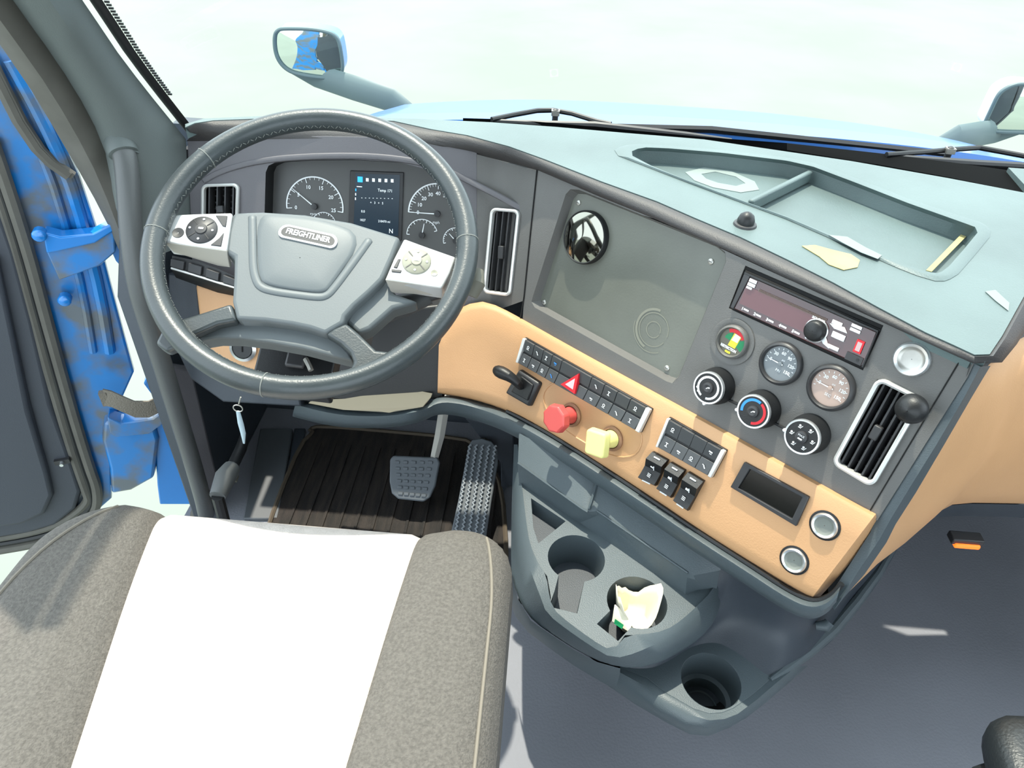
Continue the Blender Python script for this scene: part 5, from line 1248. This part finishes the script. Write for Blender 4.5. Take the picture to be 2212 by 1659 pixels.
# lower body: deck around the third cup well, slate wall behind, and skirt
T2o = [(1345, 1440), (1397, 1464), (1420, 1430), (1470, 1395), (1512, 1378), (1558, 1380), (1612, 1412), (1672, 1466), (1640, 1500), (1595, 1530), (1560, 1546), (1530, 1547), (1495, 1535), (1440, 1500), (1380, 1462)]
T2o = [(1397, 1464), (1335, 1446), (1350, 1425), (1420, 1403), (1468, 1385), (1514, 1372), (1560, 1372), (1616, 1400), (1680, 1456), (1664, 1468), (1625, 1502), (1585, 1530), (1560, 1540), (1533, 1542), (1499, 1532), (1440, 1498)]
m = MB(); zt2 = Z2 - KO.z
m.prism([tuple(Kz(a, b_, Z2)[:2]) for a, b_ in T2o], zt2 - .006, zt2, SLATE, holes=[c3]); m.build('lower_deck', con, bevel=.001)
well(c3, zt2, .085, 'cup_well', p=p3, step=True, taper=.94)
R0_ = [(1340, 1443), (1397, 1464), (1440, 1498), (1499, 1532), (1533, 1542), (1560, 1540), (1585, 1530), (1625, 1502), (1664, 1468), (1700, 1440)]
m = MB()
rA = [Kz(*q, Z2) for q in R0_]; 
rim2 = [(1335, 1450), (1390, 1480), (1436, 1512), (1492, 1545), (1533, 1556), (1566, 1553), (1594, 1542), (1634, 1512), (1676, 1476), (1720, 1440)]
out2 = [(1330, 1468), (1375, 1500), (1425, 1535), (1480, 1566), (1530, 1574), (1575, 1564), (1608, 1548), (1650, 1515), (1692, 1480), (1740, 1438)]
low2 = [(1313, 1481), (1370, 1520), (1440, 1561), (1490, 1586), (1530, 1590), (1575, 1572), (1610, 1552), (1655, 1517), (1697, 1481), (1745, 1438)]
m.grid([rA, [Kz(*q, Z2 + .002) for q in rim2], [Kz(*q, Z2 - .012) for q in out2], [Kz(*q, Z2 - .05) for q in low2]], SLATE)
m.build('lower_rim', con, angle=60)
# skirt on the left below the bowl
sk_a = [(1104, 1240), (1118, 1292), (1146, 1340), (1180, 1364), (1240, 1404), (1290, 1430), (1340, 1444)]
sk_b = [(1101, 1290), (1112, 1330), (1140, 1365), (1180, 1395), (1240, 1438), (1290, 1468), (1330, 1490)]
m = MB(); m.grid([[Kz(*q, Z1 - .055) for q in sk_a], [Kz(*q, Z1 - .075) for q in [(a - 1, b_ + 12) for a, b_ in sk_a]], [Kz(*q, Z2 - .05) for q in sk_b]], SLATE); m.build('skirt', con, angle=60)
# slate wall sweeping up behind the third well to the end of the dash
wa = [(1345, 1442), (1400, 1446), (1440, 1432), (1480, 1404), (1514, 1388), (1558, 1388), (1606, 1418), (1664, 1466), (1720, 1440), (1790, 1392), (1850, 1322), (1900, 1255), (1945, 1175)]
wb = [(1420, 1420), (1450, 1412), (1485, 1390), (1520, 1366), (1545, 1345), (1590, 1352), (1640, 1388), (1690, 1420), (1735, 1400), (1785, 1352), (1835, 1296), (1880, 1240), (1925, 1170)]
wc = [(1500, 1345), (1510, 1340), (1530, 1325), (1550, 1300), (1590, 1310), (1640, 1330), (1690, 1350), (1720, 1350), (1750, 1340), (1790, 1318), (1830, 1280), (1870, 1225), (1900, 1170)]
wd_ = [(1548, 1180), (1556, 1190), (1570, 1200), (1590, 1215), (1620, 1236), (1660, 1262), (1700, 1290), (1735, 1306), (1765, 1306), (1790, 1295), (1810, 1270), (1830, 1240), (1860, 1190)]
def blend(L, zs): return lerp_list([Kz(*q, z) for q, z in zip(L, zs)], 30)
za = [Z2] * 7 + [Z2, Z2, Z2 + .0, Z2 + .01, Z2 + .03, Z2 + .06]
zb = [Z2 + .015] * 5 + [Z2 + .02] * 4 + [Z2 + .03] * 2 + [Z2 + .05, Z2 + .07]
zc = [Z2 + .05] * 5 + [Z2 + .05] * 5 + [Z2 + .06, Z2 + .07, Z2 + .08]
zd = [Z1 + .05] * 13
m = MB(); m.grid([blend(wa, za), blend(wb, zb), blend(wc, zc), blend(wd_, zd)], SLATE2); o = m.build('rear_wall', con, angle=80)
o.modifiers.new('s', 'SUBSURF').render_levels = 2
m = MB(); ed = [(1664, 1468), (1700, 1443), (1745, 1408), (1800, 1360), (1850, 1300), (1895, 1240), (1930, 1180), (1945, 1150)]
m.tube([Kz(a, b_, Z2 + .0 + max(0, (a - 1745) / 200) * .06) for a, b_ in ed], [.004, .008, .010, .010, .009, .008, .006, .004], SLATE, 10); m.build('edge_bead', con)
m = MB(); m.tube([Kz(1762, 1352, Z2 + .05), Kz(1785, 1352, Z2 + .055), Kz(1792, 1344, Z2 + .06)], [.006, .010, .008], SLATE, 12); m.build('latch', con)
# inner structure so the console stands on the floor tunnel
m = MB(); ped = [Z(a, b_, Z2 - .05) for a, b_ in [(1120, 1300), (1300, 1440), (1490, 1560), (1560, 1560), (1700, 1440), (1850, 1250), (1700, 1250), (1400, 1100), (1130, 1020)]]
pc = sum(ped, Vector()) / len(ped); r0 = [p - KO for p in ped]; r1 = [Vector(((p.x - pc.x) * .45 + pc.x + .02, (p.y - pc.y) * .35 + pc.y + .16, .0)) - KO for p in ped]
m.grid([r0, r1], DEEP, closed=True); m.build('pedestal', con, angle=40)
# torn paper cup in the second well
pb = Z(1376, 1300, Z1) ; t = thing('paper_wrapper', 'torn cream paper wrapper standing in the middle cup holder', 'wrapper', loc=Vector((pb.x, pb.y, Z1 - .055)))
m = MB(); rows = []; n = 28; random.seed(11)
hts = []
for k in range(n + 1):
    a = 2 * PI * k / n; ph = math.degrees(a) % 360
    h = .052 + .03 * max(0, math.cos(math.radians(ph - 175))) + .032 * max(0, math.cos(math.radians(ph - 20))) ** 2 - .018 * max(0, math.cos(math.radians(ph - 285))) ** 3 - .03 * max(0, math.cos(math.radians(ph - 95))) ** 2
    hts.append(h + random.uniform(-.006, .006))
for j, f in enumerate((0, .35, .7, 1.0)):
    rows.append([Vector(((.024 + .012 * f + .0015 * math.sin(5 * 2 * PI * k / n)) * math.cos(2 * PI * k / n), (.024 + .012 * f) * math.sin(2 * PI * k / n), .001 + hts[k if k < n else 0] * f)) for k in range(n)])
m.grid(rows, PAPER, closed=True); m.add(rows[0], [tuple(range(n))], PAPER)
o = m.build('paper', t, angle=80); sd = o.modifiers.new('t', 'SOLIDIFY'); sd.thickness = .0008
m = MB(); 
m.slab([Vector((-.036, -.012, .058)), Vector((-.008, -.036, .056)), Vector((-.014, -.048, .046)), Vector((-.038, -.028, .040))], (.001, .002, .0), PAPER); m.build('folded_flap', t)
m = MB(); m.slab([Vector((-.0345, -.030, .050)), Vector((-.022, -.040, .051)), Vector((-.024, -.044, .046)), Vector((-.0355, -.034, .044))], (-.0005, -.001, .001), GRN); m.build('green_print', t, label='green printed mark')

# ================================================================== DRIVER SEAT
SO = Vector((-0.335, 0.28, 0.0)); ZS = 0.555
seat = thing('driver_seat', 'driver seat cushion with a sunlit white centre and dark grey side bolsters', 'seat', loc=SO)
X0, X1, Y0, Y1 = -0.665, -0.008, -0.15, 0.672
def sdf(x, y, r):
    cx, cy = (X0 + X1) / 2, (Y0 + Y1) / 2; qx = abs(x - cx) - (X1 - X0) / 2 + r; qy = abs(y - cy) - (Y1 - Y0) / 2 + r
    return math.hypot(max(qx, 0), max(qy, 0)) + min(max(qx, qy), 0) - r
def surf(x, y):
    r = 0.12 if x < -.33 else 0.07
    d = sdf(x, y, r)
    if d > 0: # pull back onto the outline
        cx, cy = (X0 + X1) / 2, (Y0 + Y1) / 2
        for _ in range(30):
            g = Vector((x - cx, y - cy)); 
            ex = sdf(x + 1e-4, y, r) - d; ey = sdf(x, y + 1e-4, r) - d; gn = Vector((ex, ey)); gn = gn.normalized() if gn.length > 0 else Vector((0, 1))
            x -= gn.x * d; y -= gn.y * d; d = sdf(x, y, r)
            if abs(d) < 1e-5: break
    din = min(max(-d, 0), .06); z = ZS - .05 * (1 - math.sqrt(max(0, 1 - (1 - din / .06) ** 2)))
    xl, xr = xsl(y), xsr(y)
    if x < xl: z += .018 * min(1, (xl - x) / .05)
    if x > xr: z += .018 * min(1, (x - xr) / .05)
    z -= .02 * max(0, (y - .45) / .22) ** 2
    for e in (xl, xr): z -= .008 * math.exp(-((x - e) / .006) ** 2)
    return Vector((x, y, z)) - SO
def xsl(y): return -.524 + .204 * (.658 - y)
def xsr(y): return -.145 - .064 * (.655 - y)
NY = 46
ysr = [Y0 + (Y1 - Y0) * (1 - (1 - i / (NY - 1)) ** 1.6) for i in range(NY)]
def zone(fa_, fb, n): return [[surf(fa_(y) + (fb(y) - fa_(y)) * (i / (n - 1)), y) for i in range(n)] for y in ysr]
MB().grid(zone(xsl, xsr, 30), SEATW).build('center_panel', seat, angle=80, label='white fabric centre panel')
MB().grid(zone(lambda y: X0, xsl, 18), SEATG).build('bolster', seat, angle=80, label='left dark grey bolster')
MB().grid(zone(xsr, lambda y: X1, 18), SEATG).build('bolster', seat, angle=80, label='right dark grey bolster')
bd_ = []
for i in range(120):
    t_ = 2 * PI * i / 120; cx, cy = (X0 + X1) / 2, (Y0 + Y1) / 2; x, y = cx + math.cos(t_) * 1.0, cy + math.sin(t_) * 1.2; bd_.append(surf(x, y))
m = MB(); m.grid([bd_, [Vector((p.x * 1.01, p.y * 1.005, ZS - .09)) for p in bd_], [Vector((p.x * .97, p.y * .98, ZS - .15)) for p in bd_]], SEATG, closed=True); m.add([Vector((p.x * .97, p.y * .98, ZS - .15)) for p in bd_], [tuple(range(120))], SEATG)
m.build('cushion_side', seat, angle=60)
def ins(x, y): p = surf(x, y); return p + Vector((0, 0, .001))
for xx in (X1 - .022, X0 + .03):
    P = [ins(xx - (0.02 * ((y - .5) / .15) ** 2 if y > .5 and xx > -.3 else 0) + (0.07 * ((y - .45) / .2) ** 2 if y > .45 and xx < -.3 else 0), y) for y in [Y0 + (.64 - Y0) * i / 40 for i in range(41)]]
    MB().tube(P, .0022, PIPE, 6).build('piping', seat)
m = MB(); m.box((0, -.02, .19), (.42, .5, .34), BLK); m.box((0, -.02, .03), (.5, .6, .06), DGREY); m.build('seat_base', seat, bevel=.02)
# passenger seat armrest at the lower right
ao = Z(2200, 1660, .50); t = thing('passenger_armrest', 'black stitched leather armrest corner at the lower right edge', 'armrest', loc=ao)
def puff(sx, sy, sz, c, name_, par):
    m = MB(); rows = []
    for j in range(13):
        v = -PI / 2 + PI * j / 12; row = []
        for k in range(32):
            u = 2 * PI * k / 32; e = .45
            f = lambda x: math.copysign(abs(x) ** e, x)
            row.append(Vector((c[0] + sx * f(math.cos(v)) * f(math.cos(u)), c[1] + sy * f(math.cos(v)) * f(math.sin(u)), c[2] + sz * math.copysign(abs(math.sin(v)) ** .6, math.sin(v)))))
        rows.append(row)
    m.grid(rows, LEATH2, closed=True); return m.build(name_, par, angle=80)
puff(.072, .19, .035, (.038, -.13, 0), 'upper_pad', t); puff(.085, .185, .03, (.03, -.16, -.045), 'lower_pad', t)
MB().tube([Vector((.038 + .068 * math.cos(a), -.13 + .182 * math.sin(a), .022)) for a in [2 * PI * i / 40 for i in range(40)]], .0015, STITCH, 5, closed=True).build('seam', t)
MB().box((.06, -.2, -.26), (.05, .06, .42), DGREY).build('armrest_post', t, bevel=.005)

# small glowing amber block added for the orange glint under the passenger side of the dash
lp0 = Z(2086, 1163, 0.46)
t = thing('courtesy_lamp', 'small glowing amber block added for the orange glint under the passenger side of the dashboard', 'lamp', loc=lp0)
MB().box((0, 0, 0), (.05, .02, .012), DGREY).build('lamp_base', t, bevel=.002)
MB().box((0, -.008, -.006), (.04, .012, .008), mat('amber_lens', (235, 100, 30), .4, emis=1.5)).build('glint_block', t, bevel=.002)
